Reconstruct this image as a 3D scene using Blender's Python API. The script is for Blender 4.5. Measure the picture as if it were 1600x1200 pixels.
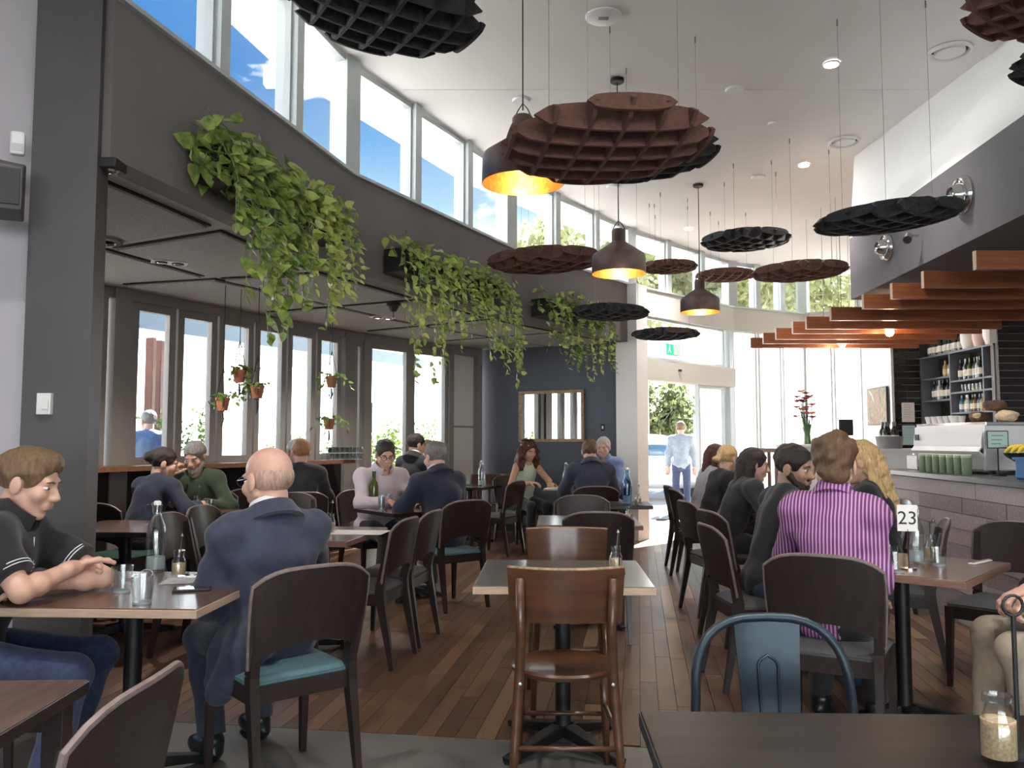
import bpy, math, random
import numpy as np
from mathutils import Vector, Matrix
random.seed(7); RNG = np.random.RandomState(7)
for o in list(bpy.data.objects): bpy.data.objects.remove(o)
SC = bpy.context.scene; COL = SC.collection
# ---------------------------------------------------------------- camera
FPX, CAMZ = 1300.0, 1.33
TH = math.atan(90 / FPX)
cd = bpy.data.cameras.new('camera'); cam = bpy.data.objects.new('camera', cd); COL.objects.link(cam)
cd.sensor_width = 36; cd.lens = 36 * FPX / 1600; cd.clip_end = 400
cam.location = (0, 0, CAMZ); cam.rotation_euler = (math.pi / 2 + TH, 0, 0)
SC.camera = cam
# ---------------------------------------------------------------- world: blue sky, pale horizon, cumulus
w = bpy.data.worlds.new('sky'); SC.world = w; w.use_nodes = True
nt = w.node_tree; nt.nodes.clear(); N = nt.nodes.new; L = nt.links.new
tc = N('ShaderNodeTexCoord'); sep = N('ShaderNodeSeparateXYZ'); L(tc.outputs['Generated'], sep.inputs[0])
rp = N('ShaderNodeValToRGB'); L(sep.outputs['Z'], rp.inputs[0])
el = rp.color_ramp.elements
el[0].position = 0.0; el[0].color = (3.0, 3.05, 3.1, 1)
el[1].position = 0.9; el[1].color = (.022, .09, .27, 1)
for p_, c_ in ((.10, (2.5, 2.58, 2.66, 1)), (.19, (.72, .80, .86, 1)), (.27, (.16, .24, .31, 1)), (.34, (.058, .143, .26, 1)), (.40, (.021, .089, .22, 1))):
    e = el.new(p_); e.color = c_
noi = N('ShaderNodeTexNoise'); noi.inputs['Scale'].default_value = 9; noi.inputs['Detail'].default_value = 9; noi.inputs['Roughness'].default_value = .58
mpn = N('ShaderNodeMapping'); mpn.inputs['Scale'].default_value = (1, 1, 1.9); mpn.inputs['Location'].default_value = (.32, .1, .25)
L(tc.outputs['Generated'], mpn.inputs[0]); L(mpn.outputs[0], noi.inputs['Vector'])
dp = N('ShaderNodeVectorMath'); dp.operation = 'DOT_PRODUCT'; dp.inputs[1].default_value = Vector((-.245, .90, .362)).normalized(); L(tc.outputs['Generated'], dp.inputs[0])   # one bigger cumulus bank
cb = N('ShaderNodeMapRange'); cb.inputs[1].default_value = .9935; cb.inputs[2].default_value = 1; cb.inputs[4].default_value = .11; L(dp.outputs['Value'], cb.inputs[0])
ca = N('ShaderNodeMath'); L(noi.outputs[0], ca.inputs[0]); L(cb.outputs[0], ca.inputs[1])
cr = N('ShaderNodeValToRGB'); cr.color_ramp.elements[0].position = .595; cr.color_ramp.elements[1].position = .68
L(ca.outputs[0], cr.inputs[0])
mx = N('ShaderNodeMix'); mx.data_type = 'RGBA'; L(cr.outputs[0], mx.inputs['Factor']); L(rp.outputs[0], mx.inputs[6]); mx.inputs[7].default_value = (.50, .52, .54, 1)
bg = N('ShaderNodeBackground'); L(mx.outputs[2], bg.inputs[0]); bg.inputs[1].default_value = 1.0
ow = N('ShaderNodeOutputWorld'); L(bg.outputs[0], ow.inputs[0])
# ---------------------------------------------------------------- sun, exposure
sd = bpy.data.lights.new('sun', 'SUN'); sd.energy = 12.0; sd.angle = .01; sd.color = (1, .95, .87)
sun = bpy.data.objects.new('sun', sd); COL.objects.link(sun)
sun.rotation_euler = Vector((.32, .72, .80)).to_track_quat('Z', 'Y').to_euler()
vs = SC.view_settings; vs.view_transform = 'Standard'; vs.look = 'None'; vs.gamma = 1; vs.use_curve_mapping = False; vs.exposure = 2.0

# ---------------------------------------------------------------- pixel helpers (1600x1200 frame)
_ct, _st = math.cos(TH), math.sin(TH)
def ray(u, v):
    a = (u - 800) / FPX; b = (600 - v) / FPX
    return Vector((a, _ct - b * _st, _st + b * _ct))
def atz(u, v, z): d = ray(u, v); return Vector((0, 0, CAMZ)) + d * ((z - CAMZ) / d.z)
def aty(u, v, Y): d = ray(u, v); return Vector((0, 0, CAMZ)) + d * (Y / d.y)

# ---------------------------------------------------------------- materials
MATS = {}
def mat(name, col, rough=.6, metal=0, var=0, vscale=8, stretch=(1, 1, 1), bump=0, bscale=60, spec=None, rnd=0, col2=None, trans=0, emit=None, estr=0, coat=0, sheen=0):
    """principled material: noise variation between col and col2, per-object random value, bump"""
    if name in MATS: return MATS[name]
    m = bpy.data.materials.new(name); MATS[name] = m; m.use_nodes = True
    t = m.node_tree; p = t.nodes['Principled BSDF']; N = t.nodes.new; L = t.links.new
    p.inputs['Roughness'].default_value = rough; p.inputs['Metallic'].default_value = metal
    if spec is not None: p.inputs['Specular IOR Level'].default_value = spec
    if coat: p.inputs['Coat Weight'].default_value = coat; p.inputs['Coat Roughness'].default_value = .15
    if sheen: p.inputs['Sheen Weight'].default_value = sheen
    c = (*col, 1); p.inputs['Base Color'].default_value = c
    tc = N('ShaderNodeTexCoord'); mp = N('ShaderNodeMapping'); mp.inputs['Scale'].default_value = stretch; L(tc.outputs['Object'], mp.inputs[0])
    out = None
    if var or col2:
        n = N('ShaderNodeTexNoise'); n.inputs['Scale'].default_value = vscale; n.inputs['Detail'].default_value = 6; L(mp.outputs[0], n.inputs['Vector'])
        r = N('ShaderNodeValToRGB'); L(n.outputs[0], r.inputs[0])
        c2 = col2 or tuple(min(1, x * (1 + var)) for x in col); c1 = col if col2 else tuple(x * (1 - var) for x in col)
        r.color_ramp.elements[0].position = .32; r.color_ramp.elements[0].color = (*c1, 1)
        r.color_ramp.elements[1].position = .68; r.color_ramp.elements[1].color = (*c2, 1)
        out = r.outputs[0]
    if rnd:
        oi = N('ShaderNodeObjectInfo'); mr = N('ShaderNodeMapRange'); L(oi.outputs['Random'], mr.inputs[0])
        mr.inputs[3].default_value = 1 - rnd; mr.inputs[4].default_value = 1 + rnd
        hs = N('ShaderNodeHueSaturation'); L(mr.outputs[0], hs.inputs['Value'])
        if out: L(out, hs.inputs['Color'])
        else: hs.inputs['Color'].default_value = c
        out = hs.outputs[0]
    if out: L(out, p.inputs['Base Color'])
    if bump:
        n2 = N('ShaderNodeTexNoise'); n2.inputs['Scale'].default_value = bscale; n2.inputs['Detail'].default_value = 4; L(mp.outputs[0], n2.inputs['Vector'])
        b = N('ShaderNodeBump'); b.inputs['Strength'].default_value = bump; b.inputs['Distance'].default_value = .01; L(n2.outputs[0], b.inputs['Height']); L(b.outputs[0], p.inputs['Normal'])
    if trans:
        tr = N('ShaderNodeBsdfTranslucent'); mxs = N('ShaderNodeMixShader'); mxs.inputs[0].default_value = trans
        if out: L(out, tr.inputs[0])
        else: tr.inputs[0].default_value = c
        L(p.outputs[0], mxs.inputs[1]); L(tr.outputs[0], mxs.inputs[2]); L(mxs.outputs[0], t.nodes['Material Output'].inputs[0])
    if emit: p.inputs['Emission Color'].default_value = (*emit, 1); p.inputs['Emission Strength'].default_value = estr
    return m
def pane_mat(name, tint=(1, 1, 1), gloss=.0, ior=1.45):
    if name in MATS: return MATS[name]
    m = bpy.data.materials.new(name); MATS[name] = m; m.use_nodes = True; t = m.node_tree; t.nodes.clear(); N = t.nodes.new; L = t.links.new
    lw_ = N('ShaderNodeLayerWeight'); lw_.inputs[0].default_value = .5; pw_ = N('ShaderNodeMath'); pw_.operation = 'POWER'; pw_.inputs[1].default_value = 4; L(lw_.outputs['Facing'], pw_.inputs[0])
    fr = N('ShaderNodeMapRange'); fr.inputs[3].default_value = ((ior - 1) / (ior + 1)) ** 2; fr.inputs[4].default_value = .9; L(pw_.outputs[0], fr.inputs[0])
    a = N('ShaderNodeBsdfTransparent'); a.inputs[0].default_value = (*tint, 1)
    g = N('ShaderNodeBsdfGlossy'); g.inputs['Roughness'].default_value = gloss
    x = N('ShaderNodeMixShader'); L(fr.outputs[0], x.inputs[0]); L(a.outputs[0], x.inputs[1]); L(g.outputs[0], x.inputs[2])
    o = N('ShaderNodeOutputMaterial'); L(x.outputs[0], o.inputs[0]); return m
GLASS = pane_mat('window glass', (.97, .985, .98))
TUMB = pane_mat('clear tableware glass', (.955, .975, .98), .02, 1.75)
def stripes(name, ca, cb, scale, axis='X', rough=.8, duty=.5):
    if name in MATS: return MATS[name]
    m = bpy.data.materials.new(name); MATS[name] = m; m.use_nodes = True; t = m.node_tree; p = t.nodes['Principled BSDF']; N = t.nodes.new; L = t.links.new
    tc = N('ShaderNodeTexCoord'); wv = N('ShaderNodeTexWave'); wv.bands_direction = axis; wv.inputs['Scale'].default_value = scale; wv.inputs['Distortion'].default_value = .6; wv.inputs['Detail Scale'].default_value = .3
    L(tc.outputs['Object'], wv.inputs[0]); r = N('ShaderNodeValToRGB'); L(wv.outputs[0], r.inputs[0])
    r.color_ramp.elements[0].position = duty - .08; r.color_ramp.elements[0].color = (*ca, 1); r.color_ramp.elements[1].position = duty + .08; r.color_ramp.elements[1].color = (*cb, 1)
    L(r.outputs[0], p.inputs['Base Color']); p.inputs['Roughness'].default_value = rough; return m

# ---------------------------------------------------------------- mesh builder
class MB:
    def __init__(s): s.v = []; s.f = []
    def add(s, vs, fs):
        o = len(s.v); s.v += [tuple(x) for x in vs]; s.f += [tuple(i + o for i in q) for q in fs]; return s
    def box(s, x0, x1, y0, y1, z0, z1):
        return s.add([(x0,y0,z0),(x1,y0,z0),(x1,y1,z0),(x0,y1,z0),(x0,y0,z1),(x1,y0,z1),(x1,y1,z1),(x0,y1,z1)],
                     [(0,3,2,1),(4,5,6,7),(0,1,5,4),(1,2,6,5),(2,3,7,6),(3,0,4,7)])
    def bar(s, p, q, w, h, w2=None, h2=None, up=(0, 0, 1)):
        """rectangular section bar p->q, w across, h along 'up'"""
        p, q = Vector(p), Vector(q); d = (q - p).normalized(); u = Vector(up)
        if abs(d.dot(u)) > .95: u = Vector((0, 1, 0))
        x = d.cross(u).normalized(); u = x.cross(d); w2 = w if w2 is None else w2; h2 = h if h2 is None else h2
        vs = []
        for c, a, b in ((p, w, h), (q, w2, h2)):
            for i, j in ((-1, -1), (1, -1), (1, 1), (-1, 1)): vs.append(c + x * (i * a / 2) + u * (j * b / 2))
        return s.add(vs, [(0,1,2,3),(4,7,6,5),(0,4,5,1),(1,5,6,2),(2,6,7,3),(3,7,4,0)])
    def tube(s, pts, r, n=8, caps=True, closed=False):
        pts = [Vector(p) for p in pts]; m = len(pts); rs = r if isinstance(r, (list, tuple)) else [r] * m
        vs = []; ref = None
        for i, p in enumerate(pts):
            a = pts[(i - 1) % m] if (i or closed) else p; b = pts[(i + 1) % m] if (i < m - 1 or closed) else p
            d = (b - a).normalized()
            if ref is None: ref = Vector((0, 0, 1)) if abs(d.z) < .9 else Vector((1, 0, 0))
            x = d.cross(ref).normalized(); y = x.cross(d).normalized(); ref = y
            for k in range(n):
                t = 2 * math.pi * k / n; vs.append(p + (x * math.cos(t) + y * math.sin(t)) * rs[i])
        fs = []
        for i in range(m if closed else m - 1):
            i2 = (i + 1) % m
            for k in range(n): fs.append((i*n+k, i*n+(k+1)%n, i2*n+(k+1)%n, i2*n+k))
        if caps and not closed: fs += [tuple(range(n))[::-1], tuple(range((m-1)*n, m*n))]
        return s.add(vs, fs)
    def lathe(s, prof, n=20, c=(0, 0, 0), sx=1, sy=1, M=None, caps=True):
        vs = []
        for r, z in prof:
            for k in range(n):
                t = 2 * math.pi * k / n; p = Vector((r * math.cos(t) * sx, r * math.sin(t) * sy, z))
                vs.append((M @ p if M else p) + Vector(c))
        fs = []
        for i in range(len(prof) - 1):
            for k in range(n): fs.append((i*n+k, i*n+(k+1)%n, (i+1)*n+(k+1)%n, (i+1)*n+k))
        if caps and prof[0][0] > 1e-5: fs.append(tuple(range(n))[::-1])
        if caps and prof[-1][0] > 1e-5: fs.append(tuple(range((len(prof)-1)*n, len(prof)*n)))
        return s.add(vs, fs)
    def prism(s, poly, z0, z1):
        n = len(poly); vs = [(x, y, z0) for x, y in poly] + [(x, y, z1) for x, y in poly]
        ar = sum(poly[i][0]*poly[(i+1)%n][1]-poly[(i+1)%n][0]*poly[i][1] for i in range(n))
        fs = [tuple(range(n))[::-1], tuple(range(n, 2*n))] + [(i, (i+1)%n, n+(i+1)%n, n+i) for i in range(n)]
        if ar < 0: fs = [q[::-1] for q in fs]
        return s.add(vs, fs)
    def grid(s, fn, nu, nv, th=0):
        """sheet fn(u,v)->point for u,v in 0..1; th>0 gives it thickness along its normal"""
        P = [[Vector(fn(i / nu, j / nv)) for j in range(nv + 1)] for i in range(nu + 1)]
        if not th:
            return s.add([p for r in P for p in r], [(i*(nv+1)+j, (i+1)*(nv+1)+j, (i+1)*(nv+1)+j+1, i*(nv+1)+j+1) for i in range(nu) for j in range(nv)])
        vs = []; W = nv + 1
        for sgn in (.5, -.5):
            for i in range(nu + 1):
                for j in range(nv + 1):
                    a = P[min(i+1, nu)][j] - P[max(i-1, 0)][j]; b = P[i][min(j+1, nv)] - P[i][max(j-1, 0)]
                    vs.append(P[i][j] + a.cross(b).normalized() * th * sgn)
        o = (nu + 1) * W; fs = []
        for i in range(nu):
            for j in range(nv):
                q = (i*W+j, (i+1)*W+j, (i+1)*W+j+1, i*W+j+1); fs += [q, tuple(k + o for k in q[::-1])]
        for i in range(nu): fs += [(i*W, i*W+o, (i+1)*W+o, (i+1)*W), (i*W+nv, (i+1)*W+nv, (i+1)*W+nv+o, i*W+nv+o)]
        for j in range(nv): fs += [(j, j+1, j+1+o, j+o), (nu*W+j, nu*W+j+o, nu*W+j+1+o, nu*W+j+1)]
        return s.add(vs, fs)
    def mesh(s, name, m, smooth=False):
        me = bpy.data.meshes.new(name); me.from_pydata(s.v, [], s.f); me.update()
        for x in (m if isinstance(m, (list, tuple)) else [m]): me.materials.append(x)
        if smooth:
            me.polygons.foreach_set('use_smooth', [True] * len(me.polygons))
            if smooth != 'all': me.set_sharp_from_angle(angle=math.radians(smooth if smooth is not True else 40))
        return me
    def build(s, name, m, parent=None, smooth=False, bevel=0, loc=None, rz=None, seg=2):
        return obj(name, s.mesh(name, m, smooth), parent, loc, rz, bevel, seg)
def obj(name, me, parent=None, loc=None, rz=None, bevel=0, seg=2):
    o = bpy.data.objects.new(name, me); COL.objects.link(o)
    if parent is not None: o.parent = parent
    if loc is not None: o.location = loc
    if rz is not None: o.rotation_euler = (0, 0, rz)
    if bevel: b = o.modifiers.new('bevel', 'BEVEL'); b.width = bevel; b.segments = seg; b.limit_method = 'ANGLE'
    return o
def tag(o, label=None, cat=None, group=None, kind=None):
    if label: o['label'] = label
    if cat: o['category'] = cat
    if group: o['group'] = group
    if kind: o['kind'] = kind
    return o
def thing(name, label, cat, loc=(0, 0, 0), rz=0, group=None):
    o = obj(name, None, None, loc, rz); o.empty_display_size = .1
    return tag(o, label, cat, group)
def struct(o, label=None, cat=None): return tag(o, label, cat, None, 'structure')
def face(fx, fy): return math.atan2(-fx, fy)
ORD = 'first second third fourth fifth sixth seventh eighth ninth tenth eleventh twelfth thirteenth'.split()
CACHE = {}
def cached(key, fn):
    if key not in CACHE: CACHE[key] = fn()
    return CACHE[key]

# ---------------------------------------------------------------- signed distance modelling (bodies, clothes, hair)
V3 = lambda *a: np.array(a, dtype=np.float32)
def cone(a, b, ra, rb=None, clip=None, cut=None): return ('c', V3(*a), V3(*b), ra, ra if rb is None else rb, clip)
def ell(c, r, M=None): return ('e', V3(*c), V3(*r), None if M is None else np.array(M, dtype=np.float32))
def _bb(p, mg):
    if p[0] == 'c': r = max(p[3], p[4]) + mg; return np.minimum(p[1], p[2]) - r, np.maximum(p[1], p[2]) + r
    r = (p[2].max() if p[3] is not None else p[2]) + mg; return p[1] - r, p[1] + r
def _ev(p, X, Y, Z):
    if p[0] == 'c':
        a, b, ra, rb = p[1:5]; d = b - a; l2 = float(d @ d) + 1e-9
        t = np.clip(((X - a[0]) * d[0] + (Y - a[1]) * d[1] + (Z - a[2]) * d[2]) / l2, 0, 1)
        D = np.sqrt((X - a[0] - t * d[0]) ** 2 + (Y - a[1] - t * d[1]) ** 2 + (Z - a[2] - t * d[2]) ** 2) - (ra + (rb - ra) * t)
        if p[5]:
            for q, n in p[5]: D = np.maximum(D, (X - q[0]) * n[0] + (Y - q[1]) * n[1] + (Z - q[2]) * n[2])
        return D
    c, r, M = p[1:4]; x, y, z = X - c[0], Y - c[1], Z - c[2]
    if M is not None: x, y, z = (M[0,0]*x+M[1,0]*y+M[2,0]*z), (M[0,1]*x+M[1,1]*y+M[2,1]*z), (M[0,2]*x+M[1,2]*y+M[2,2]*z)
    k = np.sqrt((x / r[0]) ** 2 + (y / r[1]) ** 2 + (z / r[2]) ** 2); g = np.sqrt((x / r[0]**2) ** 2 + (y / r[1]**2) ** 2 + (z / r[2]**2) ** 2) + 1e-6
    return k * (k - 1) / g
def sdf_mesh(add, h, k=.03, sub=(), ksub=.01, cuts=(), noise=0, nscale=14, seed=0, infl=0, hard=()):
    """surface-net mesh of a smooth union of prims, minus sub, clipped by half spaces; returns verts, quads"""
    mg = .05; bbs = [_bb(p, 0) for p in list(add) + list(hard)]
    lo = np.min([b[0] for b in bbs], 0) - 3 * h - abs(infl) - noise; hi = np.max([b[1] for b in bbs], 0) + 3 * h + abs(infl) + noise
    n = np.ceil((hi - lo) / h).astype(int) + 1
    ax = [lo[i] + h * np.arange(n[i], dtype=np.float32) for i in range(3)]
    D = np.full(n, .2, np.float32)
    def region(p, m):
        a, b = _bb(p, m); i0 = np.clip(((a - lo) / h).astype(int), 0, n - 1); i1 = np.clip(((b - lo) / h).astype(int) + 2, 1, n)
        s = tuple(slice(i0[i], i1[i]) for i in range(3))
        return s, ax[0][s[0]][:, None, None], ax[1][s[1]][None, :, None], ax[2][s[2]][None, None, :]
    for p in add:
        s, X, Y, Z = region(p, mg + abs(infl)); d = _ev(p, X, Y, Z) - infl; o = D[s]
        hh = np.clip(.5 + .5 * (o - d) / k, 0, 1); D[s] = o + (d - o) * hh - k * hh * (1 - hh)
    for p in hard:
        s, X, Y, Z = region(p, mg); D[s] = np.minimum(D[s], _ev(p, X, Y, Z))
    if noise:
        rs = np.random.RandomState(seed); X, Y, Z = ax[0][:, None, None], ax[1][None, :, None], ax[2][None, None, :]; acc = 0
        for q in range(7):
            w_ = rs.randn(3); w_ *= nscale * (.6 + 1.1 * rs.rand()) / np.linalg.norm(w_); acc = acc + np.sin(w_[0]*X + w_[1]*Y + w_[2]*Z + rs.rand() * 6.3)
        D = D + acc * (noise / 3.)
    for p in sub:
        s, X, Y, Z = region(p, mg); d = -_ev(p, X, Y, Z); o = D[s]
        hh = np.clip(.5 - .5 * (o - d) / ksub, 0, 1); D[s] = o + (d - o) * hh + ksub * hh * (1 - hh)
    for q, nn in cuts:
        D = np.maximum(D, (ax[0][:, None, None] - q[0]) * nn[0] + (ax[1][None, :, None] - q[1]) * nn[1] + (ax[2][None, None, :] - q[2]) * nn[2])
    D = np.pad(D, 1, constant_values=.2); lo = lo - h
    S = D < 0; c = [slice(None, -1), slice(1, None)]
    cnt = sum(S[c[i], c[j], c[m]].astype(np.int8) for i in (0, 1) for j in (0, 1) for m in (0, 1))
    act = (cnt > 0) & (cnt < 8); idx = np.full(act.shape, -1, np.int64); I = np.argwhere(act); idx[act] = np.arange(len(I))
    pos = np.zeros((len(I), 3)); num = np.zeros(len(I)); K = I.T
    for a in range(3):
        for b1 in (0, 1):
            for b2 in (0, 1):
                o0 = [0, 0, 0]; ot = [x for x in range(3) if x != a]; o0[ot[0]] = b1; o0[ot[1]] = b2; o1 = list(o0); o1[a] = 1
                d0 = D[K[0]+o0[0], K[1]+o0[1], K[2]+o0[2]]; d1 = D[K[0]+o1[0], K[1]+o1[1], K[2]+o1[2]]; m = (d0 < 0) != (d1 < 0)
                t = np.where(m, d0 / np.where(m, d0 - d1, 1), 0); P = np.tile(np.array(o0, float), (len(I), 1)); P[:, a] = t
                pos[m] += P[m]; num[m] += 1
    verts = (I + pos / np.maximum(num, 1)[:, None]) * h + lo
    F = []
    for a in range(3):
        s0 = [slice(1, -1)] * 3; s1 = [slice(1, -1)] * 3; s0[a] = slice(0, -1); s1[a] = slice(1, None)
        A, B = S[tuple(s0)], S[tuple(s1)]; E = np.argwhere(A != B); sg = A[tuple(E.T)]
        E = E + np.array([0 if i == a else 1 for i in range(3)]); b, c_ = [(1, 2), (2, 0), (0, 1)][a]; q = []
        for db, dc in ((-1, -1), (0, -1), (0, 0), (-1, 0)):
            e = E.copy(); e[:, b] += db; e[:, c_] += dc; q.append(idx[e[:, 0], e[:, 1], e[:, 2]])
        q = np.stack(q, 1); q[~sg] = q[~sg][:, ::-1]; F.append(q)
    F = np.concatenate(F); F = F[(F >= 0).all(1)]
    return verts, F
def np_mesh(name, parts, m, smooth=True):
    """join (verts, quads, material index) numpy pieces into one mesh"""
    vs, fs, mi, o = [], [], [], 0
    for p in parts:
        v, f = p[0], p[1]; vs.append(np.asarray(v, float)); fs.append(np.asarray(f) + o); mi.append(np.full(len(f), p[2] if len(p) > 2 else 0)); o += len(v)
    vs = np.concatenate(vs); fs = np.concatenate(fs); mi = np.concatenate(mi)
    me = bpy.data.meshes.new(name); me.vertices.add(len(vs)); me.vertices.foreach_set('co', vs.ravel())
    me.loops.add(fs.size); me.loops.foreach_set('vertex_index', fs.ravel().astype(np.int32)); me.polygons.add(len(fs))
    me.polygons.foreach_set('loop_start', np.arange(0, fs.size, 4, dtype=np.int32))
    for x in (m if isinstance(m, (list, tuple)) else [m]): me.materials.append(x)
    me.polygons.foreach_set('material_index', mi.astype(np.int32)); me.polygons.foreach_set('use_smooth', [smooth] * len(fs))
    me.update(calc_edges=True); me.validate(); return me
# ================================================================= THE ROOM
m_bulk = mat('taupe painted plaster', (.155, .140, .138), .75, var=.06, vscale=2)
m_col = mat('charcoal painted column', (.085, .078, .08), .6, var=.08, vscale=3)
m_wall = mat('pale grey plaster', (.42, .40, .43), .8, var=.04, vscale=2)
m_white = mat('white plaster', (.80, .79, .78), .8, var=.02, vscale=2)
m_dark = mat('slate blue-grey paint', (.085, .095, .12), .7, var=.06, vscale=2)
m_barb = mat('bar bulkhead grey', (.115, .105, .118), .7, var=.05, vscale=2)
m_alu = mat('pale aluminium frame', (.50, .54, .54), .45, .3)
m_frame = mat('grey-brown door frame', (.25, .23, .22), .5)
m_cream = mat('cream panel', (.62, .60, .55), .6)
m_conc = mat('polished concrete', (.085, .083, .078), .45, col2=(.14, .136, .128), vscale=2.2, bump=.05, bscale=20)
m_black = mat('matt black', (.012, .012, .013), .55)
m_soff = mat('soffit plaster', (.50, .48, .48), .85, var=.05, vscale=3)
m_felt = mat('grey acoustic panel', (.40, .385, .385), .95, var=.16, vscale=45, bump=.3, bscale=90)
m_ledge = mat('walnut ledge', (.16, .07, .038), .35, col2=(.24, .115, .06), vscale=6, stretch=(1, 8, 8))
SOF, SILL = 2.74, 3.5
ceilz = lambda Y: 4.47 - .03 * (Y - 6.6)
W = [(-1.94, 3.93), (-1.30, 6.65), (0.0, 9.25), (1.68, 11.5), (3.6, 13.4), (5.0, 14.1), (5.75, 13.6)]
VW = [(-4.6, 5.75), (-3.75, 7.4), (-2.1, 10.6), (-.5, 12.7)]
def offs(poly, t):
    """mitred offset of an open polyline to its left"""
    out = []; n = len(poly); P = [Vector(p) for p in poly]
    nr = []
    for i in range(n - 1): d = (P[i+1] - P[i]).normalized(); nr.append(Vector((-d.y, d.x)))
    for i in range(n):
        a = nr[max(0, i-1)]; b = nr[min(n-2, i)]; m = (a + b).normalized(); out.append(tuple(P[i] + m * (t / max(.4, m.dot(a)))))
    return out
def strip(poly, t0, t1, z0, z1, mb=None):
    mb = mb or MB(); A, B = offs(poly, t0), offs(poly, t1)
    for i in range(len(poly) - 1): mb.prism([A[i], A[i+1], B[i+1], B[i]], z0, z1)
    return mb
def lerp2(p, q, t): return (p[0] + (q[0]-p[0])*t, p[1] + (q[1]-p[1])*t)
def clip(poly, y, keep_above):
    out = []
    for i in range(len(poly)):
        a, b = poly[i], poly[(i+1) % len(poly)]; ia = (a[1] >= y) == keep_above; ib = (b[1] >= y) == keep_above
        if ia: out.append(a)
        if ia != ib: out.append(lerp2(a, b, (y - a[1]) / (b[1] - a[1])))
    return out
# ---- ceiling: two boards with a fine joint, running out over the clerestory as eaves
eave = offs(W, .68)
CP = eave + [(7.6, 13.6), (7.6, -4.6), (-3.7, -4.6), (-3.7, 2.9)]
for k, cp in enumerate((clip(CP, 7.195, False), clip(CP, 7.205, True))):
    n = len(cp); mb = MB(); mb.add([(x, y, ceilz(y)) for x, y in cp] + [(x, y, ceilz(y) + .25) for x, y in cp],
        [tuple(range(n)), tuple(range(n, 2*n))[::-1]] + [(i, n+i, n+(i+1) % n, (i+1) % n) for i in range(n)])
    struct(mb.build('ceiling', m_white))
struct(MB().box(-2.2, 7.5, 7.15, 7.25, ceilz(7.2) + .03, ceilz(7.2) + .2).build('trim_1', m_white))
# ---- floors
ROOM = [(-3.3, -4.5), (7.4, -4.5), (7.4, 10.46), (6.1, 10.46), (6.1, 12.4), (5.7, 12.4), (5.75, 13.6), (5.0, 14.1), (3.6, 13.4), (1.68, 11.5), (1.6, 11.6), (-.4, 12.75), (-2.1, 10.6), (-3.75, 7.4), (-4.6, 5.75), (-3.3, 3.5)]
fl = struct(MB().prism([(-6, -4.6), (7.6, -4.6), (7.6, 14.6), (-6, 14.6)], -.2, -.012).build('floor', mat('floor underlay', (.02, .014, .01), .9)))
O2 = Vector((.56, 3.73)); DV = Vector((.150, .9887)); PV = Vector((.9887, -.150))
def lw(a, b): p = O2 + PV * a + DV * b; return (p.x, p.y)
struct(MB().prism([lw(-5.2, -.003), lw(7.2, -.003), (7.5, -4.5), (-3.4, -4.5)], -.012, 0).build('floor', m_conc))
def plank_mat(name, attr):
    m = bpy.data.materials.new(name); m.use_nodes = True; t = m.node_tree; p = t.nodes['Principled BSDF']; N = t.nodes.new; L = t.links.new
    if attr: s = N('ShaderNodeAttribute'); s.attribute_name = 'rnd'; val = s.outputs['Fac']
    else: s = N('ShaderNodeObjectInfo'); val = s.outputs['Random']
    g = N('ShaderNodeNewGeometry'); mp = N('ShaderNodeMapping'); mp.inputs['Rotation'].default_value = (0, 0, math.atan2(DV.x, DV.y)); mp.inputs['Scale'].default_value = (38, 1.6, 1); L(g.outputs['Position'], mp.inputs[0])
    ad = N('ShaderNodeVectorMath'); ad.operation = 'ADD'; L(mp.outputs[0], ad.inputs[0]); cmb = N('ShaderNodeCombineXYZ'); mu = N('ShaderNodeMath'); mu.operation = 'MULTIPLY'; mu.inputs[1].default_value = 90; L(val, mu.inputs[0]); L(mu.outputs[0], cmb.inputs[2]); L(cmb.outputs[0], ad.inputs[1])
    n = N('ShaderNodeTexNoise'); n.inputs['Scale'].default_value = 1; n.inputs['Detail'].default_value = 7; n.inputs['Roughness'].default_value = .65; L(ad.outputs[0], n.inputs[0])
    r = N('ShaderNodeValToRGB'); e = r.color_ramp.elements; e[0].position = 0; e[0].color = (.075, .036, .020, 1); e[1].position = 1; e[1].color = (.25, .15, .08, 1)
    for q, c in ((.35, (.10, .050, .028, 1)), (.80, (.125, .066, .037, 1)), (.92, (.17, .093, .052, 1))): x = e.new(q); x.color = c
    L(val, r.inputs[0]); hs = N('ShaderNodeHueSaturation'); L(r.outputs[0], hs.inputs['Color']); mr = N('ShaderNodeMapRange'); mr.inputs[1].default_value = .25; mr.inputs[2].default_value = .75; mr.inputs[3].default_value = .6; mr.inputs[4].default_value = 1.35; L(n.outputs[0], mr.inputs[0]); L(mr.outputs[0], hs.inputs['Value'])
    L(hs.outputs[0], p.inputs['Base Color']); rr = N('ShaderNodeMapRange'); rr.inputs[3].default_value = .28; rr.inputs[4].default_value = .5; L(n.outputs[0], rr.inputs[0]); L(rr.outputs[0], p.inputs['Roughness'])
    b = N('ShaderNodeBump'); b.inputs['Strength'].default_value = .12; b.inputs['Distance'].default_value = .004; L(n.outputs[0], b.inputs['Height']); L(b.outputs[0], p.inputs['Normal']); return m
def inside(x, y, poly):
    c = False
    for i in range(len(poly)):
        a, b = poly[i], poly[i-1]
        if (a[1] > y) != (b[1] > y) and x < (b[0]-a[0]) * (y-a[1]) / (b[1]-a[1]) + a[0]: c = not c
    return c
planks = []; pw = .092
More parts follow.
